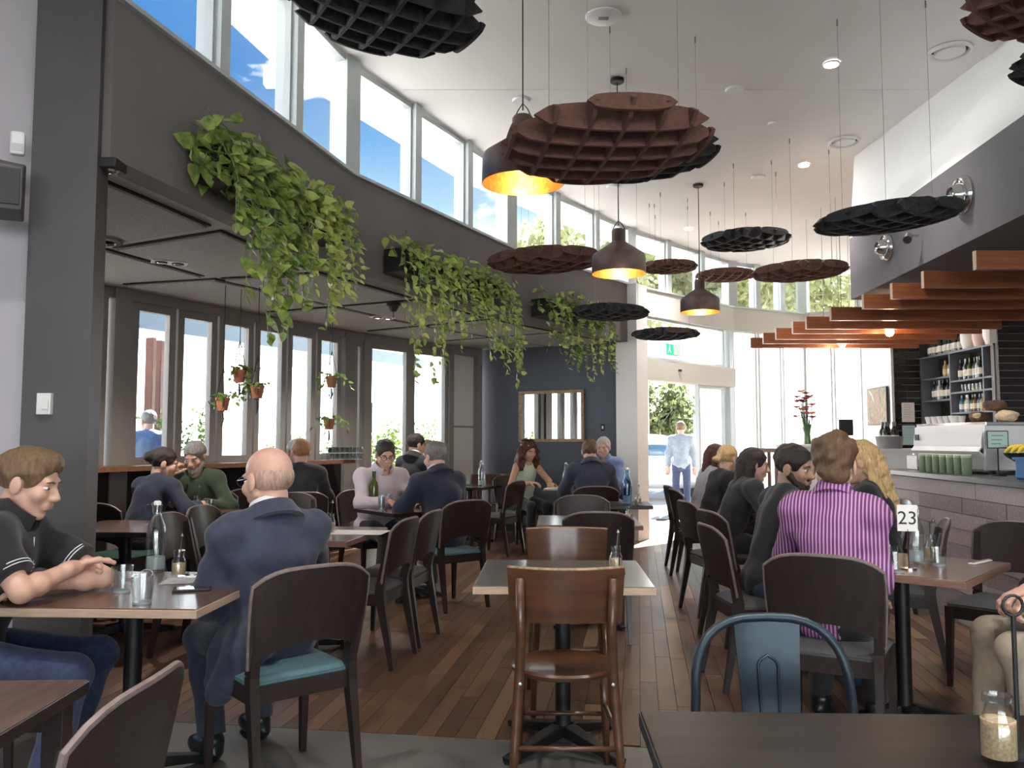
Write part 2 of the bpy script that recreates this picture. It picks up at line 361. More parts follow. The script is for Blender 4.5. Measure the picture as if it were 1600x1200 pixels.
for i in range(-52, 78):
    b = -random.random() * .9; a = i * pw
    while b < 11.5:
        ln = random.uniform(.55, 1.5); b0 = max(b, 0); b1 = b + ln; b += ln
        if b1 - b0 < .05: continue
        x, y = lw(a + pw / 2, (b0 + b1) / 2)
        if inside(x, y, ROOM) or inside(*lw(a + pw/2, b0), ROOM): planks.append((a, b0, b1, x, y))
vis = lambda x, y: y > .5 and abs(x / y) < .66
planks.sort(key=lambda p: (not vis(p[3], p[4]), p[4]))
pm = MB().box(-.5, .5, -.5, .5, -.012, 0).mesh('plank', plank_mat('floor board', False))
rz = math.atan2(-DV.x, DV.y); st = MB(); rv = []
for k, (a, b0, b1, x, y) in enumerate(planks):
    if k < 300:
        o = obj('plank', pm, fl); p = lw(a + pw/2, (b0+b1)/2); o.location = (p[0], p[1], 0); o.rotation_euler = (0, 0, rz); o.scale = (pw - .0025, b1 - b0 - .003, 1)
    else:
        q = [lw(a + .0012, b0 + .0015), lw(a + pw - .0012, b0 + .0015), lw(a + pw - .0012, b1 - .0015), lw(a + .0012, b1 - .0015)]; st.prism(q, -.012, 0); rv += [random.random()] * 24
so = st.build('far_planks', plank_mat('far floor boards', True), fl); so['kind'] = 'stuff'
at = so.data.attributes.new('rnd', 'FLOAT', 'CORNER'); at.data.foreach_set('value', rv)
# ---- left: column, near wall, curved bulkhead
struct(MB().prism([(-2.29, 3.88), (-1.975, 3.88), (-2.02, 4.08), (-2.3, 4.08)], 0, 4.6).build('wall_column', m_col))
struct(MB().prism([(-2.28, 4.0), (-2.28, 4.12), (-3.4, 3.62), (-3.4, 3.5)], 0, 4.7).build('wall_left', m_wall))
struct(MB().prism([(-3.4, 3.62), (-3.55, 3.62), (-3.55, -4.5), (-3.4, -4.5)], 0, 4.8).build('wall_left', m_wall))
struct(MB().prism([(-3.3, 3.6), (-3.45, 3.6), (-4.85, 5.6), (-4.6, 5.75)], 0, 2.8).build('wall_left', m_dark))
struct(strip(W[:4], 0, .16, SOF - .04, SILL).build('wall_bulkhead', m_bulk))
struct(strip(W[3:], 0, .16, 3.12, SILL).build('wall_fascia', m_cream))
# ---- soffit over the window bay, with framed acoustic panels
inner = offs(W[:4], .1); sp = inner + [(1.75, 11.9), (-.3, 13.0)] + offs(VW, .35)[::-1] + [(-3.44, 3.80), (-2.2, 4.16)]
struct(MB().prism(sp, SOF, SOF + .3).build('ceiling_soffit', m_soff))
VL = offs(VW, -.25); pk = 0
mid = offs(W[:4], .32)
for i, (p, q, r, s) in enumerate(((mid[0], mid[1], VL[1], VL[0]), (mid[1], mid[2], VL[2], VL[1]), (mid[2], mid[3], VL[3], VL[2]))):
    for j in range(2):
        t0, t1 = j * .5 + .03, j * .5 + .47; quad = [lerp2(p, q, t0), lerp2(p, q, t1), lerp2(s, r, t1), lerp2(s, r, t0)]
        cx = sum(a[0] for a in quad) / 4; cy = sum(a[1] for a in quad) / 4
        for lo_, hi_, nm in ((.02, .475, 'a'), (.525, .98, 'b')):
            qq = [lerp2(quad[0], quad[3], lo_), lerp2(quad[1], quad[2], lo_), lerp2(quad[1], quad[2], hi_), lerp2(quad[0], quad[3], hi_)]
            c = (sum(a[0] for a in qq) / 4, sum(a[1] for a in qq) / 4); sh = [lerp2(c, a, 1.045) for a in qq]
            pk += 1
            t = struct(MB().prism(sh, SOF - .012, SOF - .001).build('trim_%d' % (pk + 1), m_black)); MB().prism(qq, SOF - .028, SOF - .0125).build('acoustic_board', m_felt, t)
# ---- windows
WN = [0]
def window(p, q, z0, z1, fw, m, depth=.07, off=0, mids=(), name='window', glass=True, solid=None):
    """framed leaf between plan points p and q; frame is the structure, each pane a part"""
    WN[0] += 1; d = Vector((q[0]-p[0], q[1]-p[1])); Ln = d.length; a = math.atan2(d.y, d.x)
    mb = MB(); mb.box(0, Ln, -depth/2, depth/2, z0, z0 + fw); mb.box(0, Ln, -depth/2, depth/2, z1 - fw, z1); mb.box(0, fw, -depth/2, depth/2, z0 + fw, z1 - fw); mb.box(Ln - fw, Ln, -depth/2, depth/2, z0 + fw, z1 - fw)
    for zz in mids: mb.box(fw, Ln - fw, -depth/2, depth/2, zz - fw/2, zz + fw/2)
    o = mb.build('%s_%d' % (name, WN[0]), m, loc=(p[0], p[1], 0), rz=a); struct(o)
    zs = [z0 + fw] + list(mids) + [z1 - fw]
    for i in range(len(zs) - 1): MB().box(fw, Ln - fw, -.004, .004, zs[i], zs[i+1]).build('panel' if solid else 'pane', solid or GLASS, o)
    return o
for i in range(len(W) - 1):                                   # clerestory band
    n = 1 if i == 5 else 3; A, B = offs(W, .08)[i], offs(W, .08)[i+1]
    for k in range(n):
        p, q = lerp2(A, B, k / n + .012), lerp2(A, B, (k + 1) / n - .012); window(p, q, SILL, ceilz((p[1]+q[1])/2) - .02, .035, m_alu, .09)
    for t in range(n + 1):
        p = lerp2(A, B, t / n); mb = MB(); wd = .05 if 0 < t < n else .09
        if t < n or i == len(W) - 2:
            d = Vector((B[0]-A[0], B[1]-A[1])).normalized(); mb.prism([(p[0]-d.x*wd+d.y*.09, p[1]-d.y*wd-d.x*.09), (p[0]+d.x*wd+d.y*.09, p[1]+d.y*wd-d.x*.09), (p[0]+d.x*wd-d.y*.08, p[1]+d.y*wd+d.x*.08), (p[0]-d.x*wd-d.y*.08, p[1]-d.y*wd+d.x*.08)], SILL, ceilz(p[1]) + .02)
            struct(mb.build('trim_%d' % (20 + i * 4 + t), m_alu))
struct(strip(W, -.03, .2, SILL - .005, SILL + .02).build('trim_60', m_alu))
# bay: bifold windows above a bar-height ledge, then full height doors
lowz = 1.07
p0, p1 = VW[1], VW[2]
ys = [7.02, 7.52, 7.72, 8.19, 8.66, 9.12, 9.58, 10.03, 10.46]
for i in range(len(ys) - 1):
    if i == 1: continue
    window(lerp2(p0, p1, (ys[i] - 7.4) / 3.2 + .004), lerp2(p0, p1, (ys[i+1] - 7.4) / 3.2 - .004), lowz + .04, SOF - .1, .075, m_frame)
for Y, wd in ((7.62, .09), (10.56, .1)):
    p = lerp2(p0, p1, (Y - 7.4) / 3.2); struct(MB().box(-wd, wd, -.08, .08, 0, SOF).build('trim_61', m_frame, loc=(p[0], p[1], 0), rz=math.atan2(3.2, 1.65)))
window(VW[0], lerp2(p0, p1, -.13), lowz + .04, SOF - .1, .075, m_frame)
struct(strip([VW[0], lerp2(p0, p1, .95)], -.06, .08, 0, lowz).build('wall_window_base', m_black))
struct(strip(VW, -.06, .08, SOF - .1, SOF).build('trim_62', m_frame))
ld = struct(MB().prism([lerp2(offs(VW[:3], -.42)[0], offs(VW[:3], -.42)[1], .0), offs(VW[:3], -.42)[1], lerp2(offs(VW[1:3], -.42)[0], offs(VW[1:3], -.42)[1], .90), lerp2(offs(VW[1:3], -.05)[0], offs(VW[1:3], -.05)[1], .90), offs(VW[:3], -.05)[1], offs(VW[:3], -.05)[0]], lowz, lowz + .045).build('trim_63', m_ledge))
q0, q1 = VW[2], VW[3]
for a, b in ((.02, .10), (.115, .42), (.42, .72)): window(lerp2(q0, q1, a), lerp2(q0, q1, b), 0.02, SOF - .1, .085, m_frame, name='door')
window(lerp2(q0, q1, .74), lerp2(q0, q1, .955), 0.02, SOF - .1, .03, m_frame, mids=(1.55,), name='door', solid=m_cream)
for t in (0.105, .73, .975): p = lerp2(q0, q1, t); struct(MB().box(-.05, .05, -.07, .07, 0, SOF).build('trim_64', m_frame, loc=(p[0], p[1], 0), rz=math.atan2(2.1, 1.6)))
# slate wall with the mirror
D0, D1 = (-.46, 12.78), (1.62, 11.58)
struct(strip([D0, D1], 0, .12, 0, SOF).build('wall_back', m_dark))
struct(strip([D0, D1], -.012, 0, 0, .1).build('baseboard_back', m_black))
# entry: column, sliding door, header, transom
struct(MB().box(-.17, .17, -.14, .14, 0, SILL).build('wall_entry_column', m_white, loc=(1.66, 11.5, 0), rz=math.radians(-40)))
E0, E1 = lerp2(W[3], W[4], .06), lerp2(W[3], W[4], .98)
E0, E1 = offs([E0, E1], .08)
hd = struct(strip([E0, E1], -.13, .13, 2.2, 2.5).build('trim_65', m_cream)); MB().lathe([(.03, 0), (.03, .02), (.02, .03)], 10).build('door_sensor', m_black, hd, loc=(*lerp2(offs([E0, E1], -.14)[0], offs([E0, E1], -.14)[1], .36), 2.36))
window(E0, lerp2(E0, E1, .93), 2.5, 3.14, .05, m_alu)
window(lerp2(E0, E1, .62), lerp2(E0, E1, .94), .02, 2.2, .05, m_alu, off=.1, name='door')
struct(MB().box(-.06, .06, -.08, .08, 0, 3.14).build('trim_66', m_alu, loc=(*lerp2(E0, E1, .985), 0), rz=math.atan2(1.9, 1.92)))
A = offs(W, .08)
for i, n in ((4, 3), (5, 2)):
    for k in range(n): window(lerp2(A[i], A[i+1], k / n + .012), lerp2(A[i], A[i+1], (k+1) / n - .012), .02, 3.14, .03, m_alu)
struct(MB().prism([(5.75, 13.6), (5.85, 13.6), (5.8, 12.4), (5.68, 12.4)], 0, 4.6).build('wall_right', m_white))
struct(strip([(5.75, 13.6), (7.6, 13.2)], 0, .1, 0, 4.7).build('wall_right', m_white))
# bar bulkhead
BB = [(3.62, 8.8), (3.40, 5.3), (3.28, 2.6)]
struct(MB().prism(BB + [(7.5, 2.6), (7.5, 8.8)], 2.84, SILL).build('wall_bar_bulkhead', m_barb))
bt = [(3.70, 8.8), (3.98, 5.3), (4.15, 2.6), (7.5, 2.6), (7.5, 8.8)]; bb_ = [(x + .01, y) for x, y in BB] + [(7.5, 2.6), (7.5, 8.8)]     # white upper band leans back to the ceiling
struct(MB().add([(x, y, SILL + .001) for x, y in bb_] + [(x, y, ceilz(y) + .02) for x, y in bt], [(0, 1, 2, 3, 4), (9, 8, 7, 6, 5)] + [(i, 5 + i, 5 + (i + 1) % 5, (i + 1) % 5) for i in range(5)]).build('wall_bar_upper', m_white))
# walls behind the camera; unseen back glazing added to let in fill light
struct(MB().box(7.4, 7.6, -4.5, 13.4, 0, 4.8).build('wall_right', m_wall))
mb = MB().box(-3.5, -2.6, -4.6, -4.45, 0, 4.9).box(5.6, 7.5, -4.6, -4.45, 0, 4.9).box(-2.6, 5.6, -4.6, -4.45, 3.6, 4.9)
struct(mb.build('wall_back', m_wall))
for k in range(4): window((-2.6 + k * 2.05, -4.52), (-2.6 + (k+1) * 2.05, -4.52), 0, 3.6, .06, m_alu)
# black tiled piers of the bar
m_tile = mat('black glazed tile', (.012, .010, .010), .25, rnd=.4); m_grout = mat('grey grout', (.20, .19, .185), .9)
def tiled(name, x0, x1, y, z0, z1, tw, th):
    b = struct(MB().box(x0, x1, y, y + .15, z0, z1).build(name, m_grout)); me = MB().box(0, tw - .008, -.012, 0, 0, th - .009).mesh('tile', m_tile)
    nz = int((z1 - z0) / th); nx = max(1, round((x1 - x0) / tw)); sx = (x1 - x0) / nx / tw
    for i in range(nz):
        for j in range(nx): o = obj('tile', me, b, (x0 + j * tw * sx + .004, y, z0 + i * th + .004)); o.scale = (sx, 1, 1)
tiled('wall_tiled', 5.70, 6.1, 12.4, 1.0, 2.95, .2, .098)
tiled('wall_tiled', 6.12, 7.38, 10.44, 1.0, 2.95, .42, .094)
struct(MB().box(6.12, 7.38, 10.44, 12.6, 0, 1.0).box(5.70, 6.5, 12.4, 12.6, 0, 1.0).box(6.12, 7.38, 10.4, 13.2, 2.95, 3.1).build('wall_bar_base', m_black))
struct(MB().box(5.655, 5.695, 12.37, 12.43, .9, 2.95).build('trim_67', m_alu))
struct(MB().box(6.42, 6.5, 10.6, 12.5, .9, 2.95).build('wall_bar_back', m_black))
# ================================================================= FURNITURE
m_esp = mat('espresso stained beech', (.015, .009, .008), .38, col2=(.026, .016, .014), vscale=7, stretch=(6, 6, 1), coat=.15)
m_esp2 = mat('worn espresso edge', (.17, .13, .12), .45, var=.2, vscale=30)
m_bent = mat('chestnut bentwood', (.060, .024, .012), .28, col2=(.10, .040, .018), vscale=6, stretch=(1, 1, 5), coat=.35)
m_bent2 = mat('rubbed bentwood edge', (.30, .20, .13), .5, var=.4, vscale=40)
SEATS = {'teal': mat('teal upholstery', (.075, .155, .175), .85, var=.08, vscale=60, bump=.2, bscale=300), 'grey': mat('charcoal upholstery', (.07, .07, .075), .9, var=.1, vscale=60, bump=.2, bscale=300),
         'green': mat('bottle green upholstery', (.018, .05, .045), .85, var=.1, vscale=60), 'brown': m_esp}
m_gun = mat('gunmetal powder coat', (.030, .045, .058), .38, .55, var=.12, vscale=20)
def chairA_parts():
    P = []
    for s in (-1, 1):
        mb = MB(); pts = [(s*.205, -.285, 0), (s*.20, -.21, .40), (s*.20, -.205, .47), (s*.208, -.275, .80)]; wd = [(.022, .026), (.036, .052), (.036, .052), (.024, .030)]
        for i in range(3): mb.bar(pts[i], pts[i+1], wd[i][0], wd[i][1], wd[i+1][0], wd[i+1][1], up=(0, 1, 0))
        P.append(('leg', mb.mesh('leg', m_esp), None))
        P.append(('leg', MB().bar((s*.205, .205, 0), (s*.20, .19, .43), .024, .024, .040, .040, up=(0, 1, 0)).mesh('leg', m_esp), None))
    mb = MB().bar((-.2, .19, .40), (.2, .19, .40), .024, .065).bar((-.2, -.205, .40), (.2, -.205, .40), .024, .065).bar((-.2, -.2, .40), (-.2, .19, .40), .024, .065).bar((.2, -.2, .40), (.2, .19, .40), .024, .065)
    P.append(('seat_frame', mb.mesh('seat_frame', m_esp), None))
    def back(u, v):
        s = u * 2 - 1; zt = .865 - .05 * abs(s) ** 5 - .010 * s * s; zb = .50 + .085 * max(0, 1 - s * s) ** .6; z = zb + (zt - zb) * v
        hw = .222 + .014 * math.sin(min(1, max(0, (z - .5) / .36)) * math.pi * .75)
        if z > .80: hw -= .018 * ((z - .80) / .065) ** 2
        return (s * hw, -.232 - .20 * (z - .5) - .035 * (1 - s * s) + .012, z)
    P.append(('backrest', MB().grid(back, 14, 8, .016).mesh('backrest', m_esp, 50), None))
    def edge():
        mb = MB(); L_ = [Vector(back(0, v / 8)) for v in range(9)] + [Vector(back(u / 14, 1)) for u in range(1, 15)] + [Vector(back(1, 1 - v / 8)) for v in range(1, 9)]
        return mb.tube(L_, .0088, 6)
    P.append(('edge_trim', edge().mesh('edge_trim', m_esp2, True), None))
    return P
def cushion(key):
    def f(u, v):
        a, b = u * 2 - 1, v * 2 - 1; r = max(abs(a), abs(b)); return (a * (.212 + .008 * b) , b * .205 - .002, .475 - .030 * r ** 6 + .006 * (1 - r))
    mb = MB().grid(f, 14, 14); n = len(mb.v); mb.box(-.208, .208, -.205, .200, .428, .446); return mb.mesh('seat', SEATS[key], 60)
def chair(label, x, y, fx, fy, seat='grey', group='upholstered dark wood chairs', name='dining_chair', tilt=0):
    t = thing(name, label, 'chair', (x, y, 0), face(fx, fy), group)
    for nm, me, _ in cached('chA', chairA_parts): obj(nm, me, t)
    obj('seat', cached('cush' + seat, lambda: cushion(seat)), t); return t
def bent_parts():
    P = []
    for s in (-1, 1):
        pts = [(s*.205, -.25, 0), (s*.19, -.215, .22), (s*.175, -.19, .44), (s*.168, -.20, .60), (s*.172, -.245, .83)]
        P.append(('leg', MB().tube(pts, [.014, .017, .019, .018, .015], 8).mesh('leg', m_bent, 'all'), None))
        P.append(('leg', MB().tube([(s*.185, .20, 0), (s*.165, .165, .44)], [.013, .019], 8).mesh('leg', m_bent, 'all'), None))
    P.append(('seat', MB().lathe([(0, .437), (.185, .437), (.205, .445), (.208, .458), (.200, .466), (.185, .466), (.165, .461), (0, .458)], 32).mesh('seat', m_bent, 40), None))
    def bk(u, v):
        s = u * 2 - 1; z = .665 + .195 * v; w_ = .205 + .012 * v; return (s * w_, -.238 + .070 * s * s - .10 * (z - .7), z - .008 * (1 - v) * s * s)
    P.append(('backrest', MB().grid(bk, 14, 5, .014).mesh('backrest', m_bent, 50), None))
    P.append(('worn_edge', MB().tube([Vector(bk(u / 14, 1)) + Vector((0, 0, .001)) for u in range(15)], .0072, 6).mesh('worn_edge', m_bent2, 'all'), None))
    for z in (.21, .25):
        if z == .21: P.append(('stretcher', MB().tube([(-.19, -.215, z), (.19, -.215, z)], .010, 8).mesh('stretcher', m_bent, 'all'), None)); P.append(('stretcher', MB().tube([(-.176, .185, z), (.176, .185, z)], .010, 8).mesh('stretcher', m_bent, 'all'), None))
        else: P += [('stretcher', MB().tube([(s*.188, -.212, z), (s*.174, .18, z)], .010, 8).mesh('stretcher', m_bent, 'all'), None) for s in (-1, 1)]
    mb = MB()
    for s in (-1, 1): mb.lathe([(.007, 0), (.006, .004), (0, .005)], 8, M=Matrix.Rotation(math.pi/2, 3, 'X'), c=(s*.171, -.212, .44))
    P.append(('bolt', mb.mesh('bolt', mat('steel', (.55, .55, .56), .3, .9)), None))
    return P
def bentwood(label, x, y, fx, fy):
    t = thing('bentwood_chair', label, 'chair', (x, y, 0), face(fx, fy), 'bentwood cafe chairs')
    for nm, me, _ in cached('bent', bent_parts): obj(nm, me, t)
    return t
def metal_chair(label, x, y, fx, fy):
    t = thing('metal_chair', label, 'chair', (x, y, 0), face(fx, fy), None)
    hoop = [(-.215, -.20, .44)] + [(-.205 * math.cos(a) ** .7 if math.cos(a) > 0 else .205 * (-math.cos(a)) ** .7, -.215 - .055 * math.sin(a), .66 + .195 * math.sin(a) ** .8) for a in [i * math.pi / 16 for i in range(17)]] + [(.215, -.20, .44)]
    MB().tube(hoop, .0125, 10).build('back_hoop', m_gun, t, 'all')
    def sp(u, v): s = u * 2 - 1; return (s * (.068 + .022 * v), -.205 - .062 * v ** .8 - .012 * (1 - s * s), .45 + .40 * v)
    MB().grid(sp, 8, 8, .003).build('back_splat', m_gun, t, 50)
    e = lambda u, v: Vector(sp(u, v)) + Vector((0, .004, 0))
    MB().tube([e(.34, .0)] + [e(.34, v / 10) for v in range(1, 8)] + [e(.38, .73), e(.5, .76), e(.62, .73)] + [e(.66, v / 10) for v in range(7, 0, -1)] + [e(.66, 0)], .004, 6).build('pressed_rib', m_gun, t, 'all')
    def seat(u, v): a, b = u*2-1, v*2-1; r = (abs(a)**5 + abs(b)**5) ** .2; k = max(abs(a), abs(b)) / max(r, 1e-6); return (a * k * .19, b * k * .185, .452 - .02 * r ** 8 - .006 * (1 - r))
    MB().grid(seat, 12, 12, .003).build('seat', m_gun, t, 50)
    for sx in (-1, 1):
        for sy in (-1, 1): MB().bar((sx*.225, sy*.235, 0), (sx*.165, sy*.165, .44), .022, .022, .045, .045).build('leg', m_gun, t, bevel=.004)
    MB().bar((-.2, -.2, .2), (.2, .2, .2), .012, .012).bar((.2, -.2, .2), (-.2, .2, .2), .012, .012).build('cross_brace', m_gun, t)
    return t
m_top = mat('walnut veneer top', (.085, .042, .030), .26, col2=(.13, .07, .05), vscale=3.5, stretch=(1, 9, 1), coat=.3)
m_topd = mat('black stained top', (.008, .007, .007), .36, col2=(.018, .015, .014), vscale=3, stretch=(1, 7, 1), spec=.12)
m_topg = mat('olive laminate top', (.09, .095, .08), .22, col2=(.12, .115, .095), vscale=3, stretch=(1, 9, 1), coat=.4)
m_edge = mat('pale beech edge', (.40, .28, .20), .5, col2=(.52, .38, .28), vscale=10, stretch=(1, 1, 12))
m_edged = mat('walnut edge', (.17, .09, .065), .5, col2=(.24, .13, .10), vscale=10, stretch=(1, 1, 12))
m_iron = mat('black cast iron', (.014, .014, .015), .42, .3)
def table(label, x, y, rz, w_, d_, top=None, edge=None, z=.75, group='pedestal tables', legs=False, th=.032):
    t = thing('cafe_table', label, 'table', (x, y, 0), rz, group); top = top or m_top; edge = edge or m_edged
    MB().box(-w_/2+.003, w_/2-.003, -d_/2+.003, d_/2-.003, z - th, z).build('tabletop', top, t, bevel=.0025)
    MB().box(-w_/2, w_/2, -d_/2, d_/2, z - th - .001, z - .0035).build('edge_band', edge, t, bevel=.002)
    if legs:
        for sx in (-1, 1):
            for sy in (-1, 1): MB().bar((sx*(w_/2-.05), sy*(d_/2-.05), 0), (sx*(w_/2-.05), sy*(d_/2-.05), z - th), .05, .05).build('leg', m_esp, t, bevel=.003)
        for sy in (-1, 1): MB().bar((-w_/2+.05, sy*(d_/2-.05), z-th-.04), (w_/2-.05, sy*(d_/2-.05), z-th-.04), .02, .07).build('apron', m_esp, t)
    else:
        MB().lathe([(.05, .06), (.036, .075), (.034, .1), (.034, z - .07), (.05, z - .06), (.05, z - th - .002)], 16).build('column', m_iron, t, 40)
        MB().bar((-.2, 0, z - th - .012), (.2, 0, z - th - .012), .06, .018).bar((0, -.2, z - th - .012), (0, .2, z - th - .012), .06, .018).build('top_spider', m_iron, t)
        for k in range(4):
            a = k * math.pi / 2 + math.pi / 4; c, s = math.cos(a), math.sin(a)
            MB().bar((c*.03, s*.03, .07), (c*.34, s*.34, .016), .07, .05, .045, .026).lathe([(.02, 0), (.02, .012)], 10, (c*.325, s*.325, 0)).build('foot', m_iron, t, bevel=.005)
    return t
def tpos(ob, x, y, z=0): return ob.matrix_world @ Vector((x, y, z))
# ---- tables
table('walnut table with pale edge where the man in black polo rests his arms', -1.50, 3.36, math.radians(-3), .86, .82, m_top, m_edge)
table('dark slatted table corner at the lower left beside the empty chair', -1.42, 1.67, math.radians(2), .80, .80, mat('dark slatted top', (.05, .027, .02), .4, col2=(.10, .06, .045), vscale=5, stretch=(9, 1, 1)), m_esp, legs=True)
table('glossy black table across the lower right foreground', .70, 1.43, math.radians(-2), .88, .80, m_topd, m_black, legs=True)
table('olive laminate table with pale edge between the two bentwood chairs', .225, 3.76, math.radians(-2.5), .735, .76, m_topg, m_edge)
table('walnut table carrying the number 23 sign', 1.86, 4.03, math.radians(-43), .76, .76, m_top, m_edged)
table('glossy walnut table behind the man in black polo, with a swing top bottle near', -2.66, 5.80, math.radians(-4), .74, .80, m_top, m_esp)
table('walnut table with a paper sheet behind the bald man', -1.33, 5.36, math.radians(-8), .86, .84, m_top, m_edged)
table('walnut table with the green wine bottle between two men', -.90, 7.28, math.radians(38), .70, .70, m_top, m_esp)
table('small walnut table between the woman in navy and the man in green', -2.66, 7.02, math.radians(-25), .64, .64, m_top, m_esp)
table('pale topped table in front of the three stacked-looking chair backs', .56, 6.22, math.radians(-3), .74, .78, m_topg, m_edged)
table('far walnut table of the woman with curly hair', .78, 10.25, math.radians(-8), .80, .75, m_top, m_esp)
table('empty far table set with a clear bottle by the glass doors', -.56, 11.05, math.radians(-20), .66, .66, m_topg, m_esp)
table('dark table beside the entry column, holding a blue-tinted bottle', 1.04, 7.88, math.radians(-4), .52, .56, m_topd, m_esp)
table('walnut table of the women leaning together on the right', 2.28, 6.55, math.radians(-6), .72, .80, m_top, m_esp)
table('walnut table nearest the entry where the blonde woman sits', 2.52, 8.35, math.radians(-6), .72, .80, m_top, m_esp)
table('small dark table by the window ledge with two men', -2.18, 8.52, math.radians(-20), .56, .56, m_topd, m_esp)
# ---- chairs
chair('dark wood chair under the bald man in the navy suit, teal seat', -.93, 3.40, -.64, .77, 'teal')
chair('empty dark chair in the lower left foreground, back turned', -1.03, 1.68, -1, .02, 'grey')
chair('chair under the young man in the black polo', -2.14, 3.13, .97, .2, 'grey')
chair('pale reflecting chair back just left of the bald man', -1.93, 5.40, .97, -.1, 'grey')
chair('second pale chair back behind the bald man’s head', -1.94, 6.00, .96, -.15, 'grey')
chair('nearer of two empty chairs side by side in the aisle', -.93, 5.20, -.97, .22, 'grey')
chair('farther of two empty chairs side by side in the aisle', -.83, 5.74, -.97, .22, 'grey')
chair('chair under the man in navy suit facing the man with glasses', -.53, 6.90, -.62, .78, 'teal')
chair('chair under the man with glasses in the pale shirt', -1.29, 7.80, .62, -.78, 'grey')
chair('empty grey-brown chair beside the man with glasses', -1.86, 7.30, .5, -.86, 'grey')
chair('chair back in front of the woman in navy', -3.05, 6.62, .35, .94, 'green')
chair('chair under the man in the green sweater', -2.80, 7.62, .1, -.99, 'grey')
chair('empty dark chair right of the man in green', -2.74, 8.55, -.5, .86, 'grey')
chair('chair under the orange haired man by the window', -2.02, 7.98, -.3, .95, 'grey')
chair('empty chair seen side-on in the far aisle', -.20, 10.05, -.85, .45, 'grey')
chair('chair with bottle green seat under the curly haired woman', .10, 11.15, .6, -.8, 'green')
chair('dark chair back tucked to the near side of the pale topped table', .58, 5.85, .03, 1, 'grey')
chair('chair on the far side of the pale topped table', .60, 6.92, 0, -1, 'grey')
chair('chair under the man in the dark blue uniform jacket', .86, 9.0, -.05, 1, 'grey')
chair('chair under the fair haired man in the blue shirt', 1.22, 10.82, -.4, -.9, 'grey')
chair('wide dark chair under the man in the striped purple shirt', 1.42, 3.72, .50, .866, 'grey')
chair('chair under the bearded man in black', 1.40, 4.74, .96, .08, 'grey')
chair('empty charcoal chair on the right near the bar front', 2.68, 4.62, -.75, -.65, 'grey')
chair('chair under the woman with long blonde hair', 2.31, 5.14, -.90, .40, 'grey')
chair('chair under the person in khaki trousers at the right edge', 2.42, 3.42, -.98, .15, 'grey')
chair('chair under the dark haired woman leaning forward', 1.66, 6.62, .97, .15, 'grey')
chair('empty chair with seat toward the aisle, behind the bearded man', 1.62, 5.72, .95, .2, 'grey')
chair('chair under the woman with blonde ponytail', 1.88, 8.20, .97, .1, 'grey')
chair('chair under the woman in grey next to the entry', 1.95, 8.85, .97, .1, 'grey')
chair('chair under the grey haired man facing the aisle', 2.84, 6.75, -1, 0, 'grey')
chair('chair under the dark jacketed man near the glass doors', -1.15, 9.55, .5, .86, 'grey')
bentwood('worn bentwood chair in the centre foreground, back to the camera', .205, 3.34, .02, 1)
bentwood('glossy bentwood chair on the far side of the olive table', .29, 4.33, -.02, -1)
bentwood('far bentwood chair left of the clear bottle', -.62, 11.75, .2, -.98)
bentwood('far bentwood chair right of the clear bottle', -.14, 11.85, .1, -.99)
metal_chair('gunmetal hoop-back metal chair behind the black foreground table', .69, 2.03, 0, -1)
metal_chair('blue-grey metal chair in the shadow by the window base', -3.25, 6.05, .9, .4)
# ================================================================= HANGING ACOUSTIC DISCS
m_fb = mat('rust brown felt', (.125, .058, .045), .92, col2=(.17, .085, .065), vscale=40, bump=.25, bscale=120)
m_fc = mat('charcoal felt', (.022, .022, .024), .92, col2=(.04, .04, .043), vscale=40, bump=.25, bscale=120)
def disc(label, u, v, Y, D, m, tx=0, ty=0, rz=0, n=3, hk=.30):
    c = aty(u, v, Y); R = D / 2; t = thing('acoustic_disc', label, 'ceiling baffle', c, 0, 'suspended lattice discs')
    Rm = (Matrix.Rotation(math.radians(rz), 3, 'Z') @ Matrix.Rotation(math.radians(ty), 3, 'Y') @ Matrix.Rotation(math.radians(tx), 3, 'X'))
    sp = R * .86 / (n - .5) if n else .15
    for ax in (0, 1):
        for k in range(-n, n + 1):
            off = k * R * .92 / n
            if abs(off) >= R * .95: continue
            Lh = math.sqrt(R * R - off * off); pts = []; K = 12
            for sgn in (1, -1):
                for i in range(K + 1):
                    x = -Lh + 2 * Lh * i / K; x *= sgn
                    h = hk * R * .5 * max(0, 1 - (x * x + off * off) / (R * R)) ** .42
                    if 0 < i < K: pts.append((x, sgn * (h + .004)))
                    elif sgn == 1 or True:
                        if i == 0: pts.append((x, 0))
            th = .011; vs = []
            for q in (-th, th):
                for x, z in pts: vs.append(Rm @ Vector((x, off + q, z) if ax == 0 else (off + q, x, z)))
            nn = len(pts); fs = [tuple(range(nn)), tuple(range(nn, 2*nn))[::-1]] + [(i, nn+i, nn+(i+1) % nn, (i+1) % nn) for i in range(nn)]
            mb = MB().add(vs, fs if ax else [f[::-1] for f in fs]); mb.build('slat', m, t)
    for a in (90, 210, 330):
        mb = MB()
        p = Vector((math.cos(math.radians(a)) * R * .7, math.sin(math.radians(a)) * R * .7, .05)); p = Rm @ p; top = ceilz(c.y + p.y) - c.z - .003
        q = Vector((p.x, p.y, top)); mb.tube([p, q], .0016, 5); q2 = Vector((p.x, p.y, top - .05)); mb.tube([q2, q], .006, 6); mb.build('suspension_wire', mat('steel wire', (.25, .25, .25), .4, .6), t)
    return t
disc('large rust brown lattice disc in front of the copper pendant', 946, 225, 4.63, 1.2, m_fb, -2, -2, 8)
disc('big charcoal lattice disc cut by the top edge of the photo', 604, 18, 4.75, 1.16, m_fc, 4, 4, 28)
disc('charcoal lattice disc half hidden behind the large brown one', 1008, 243, 6.4, 1.15, m_fc, -2, -3, 12)
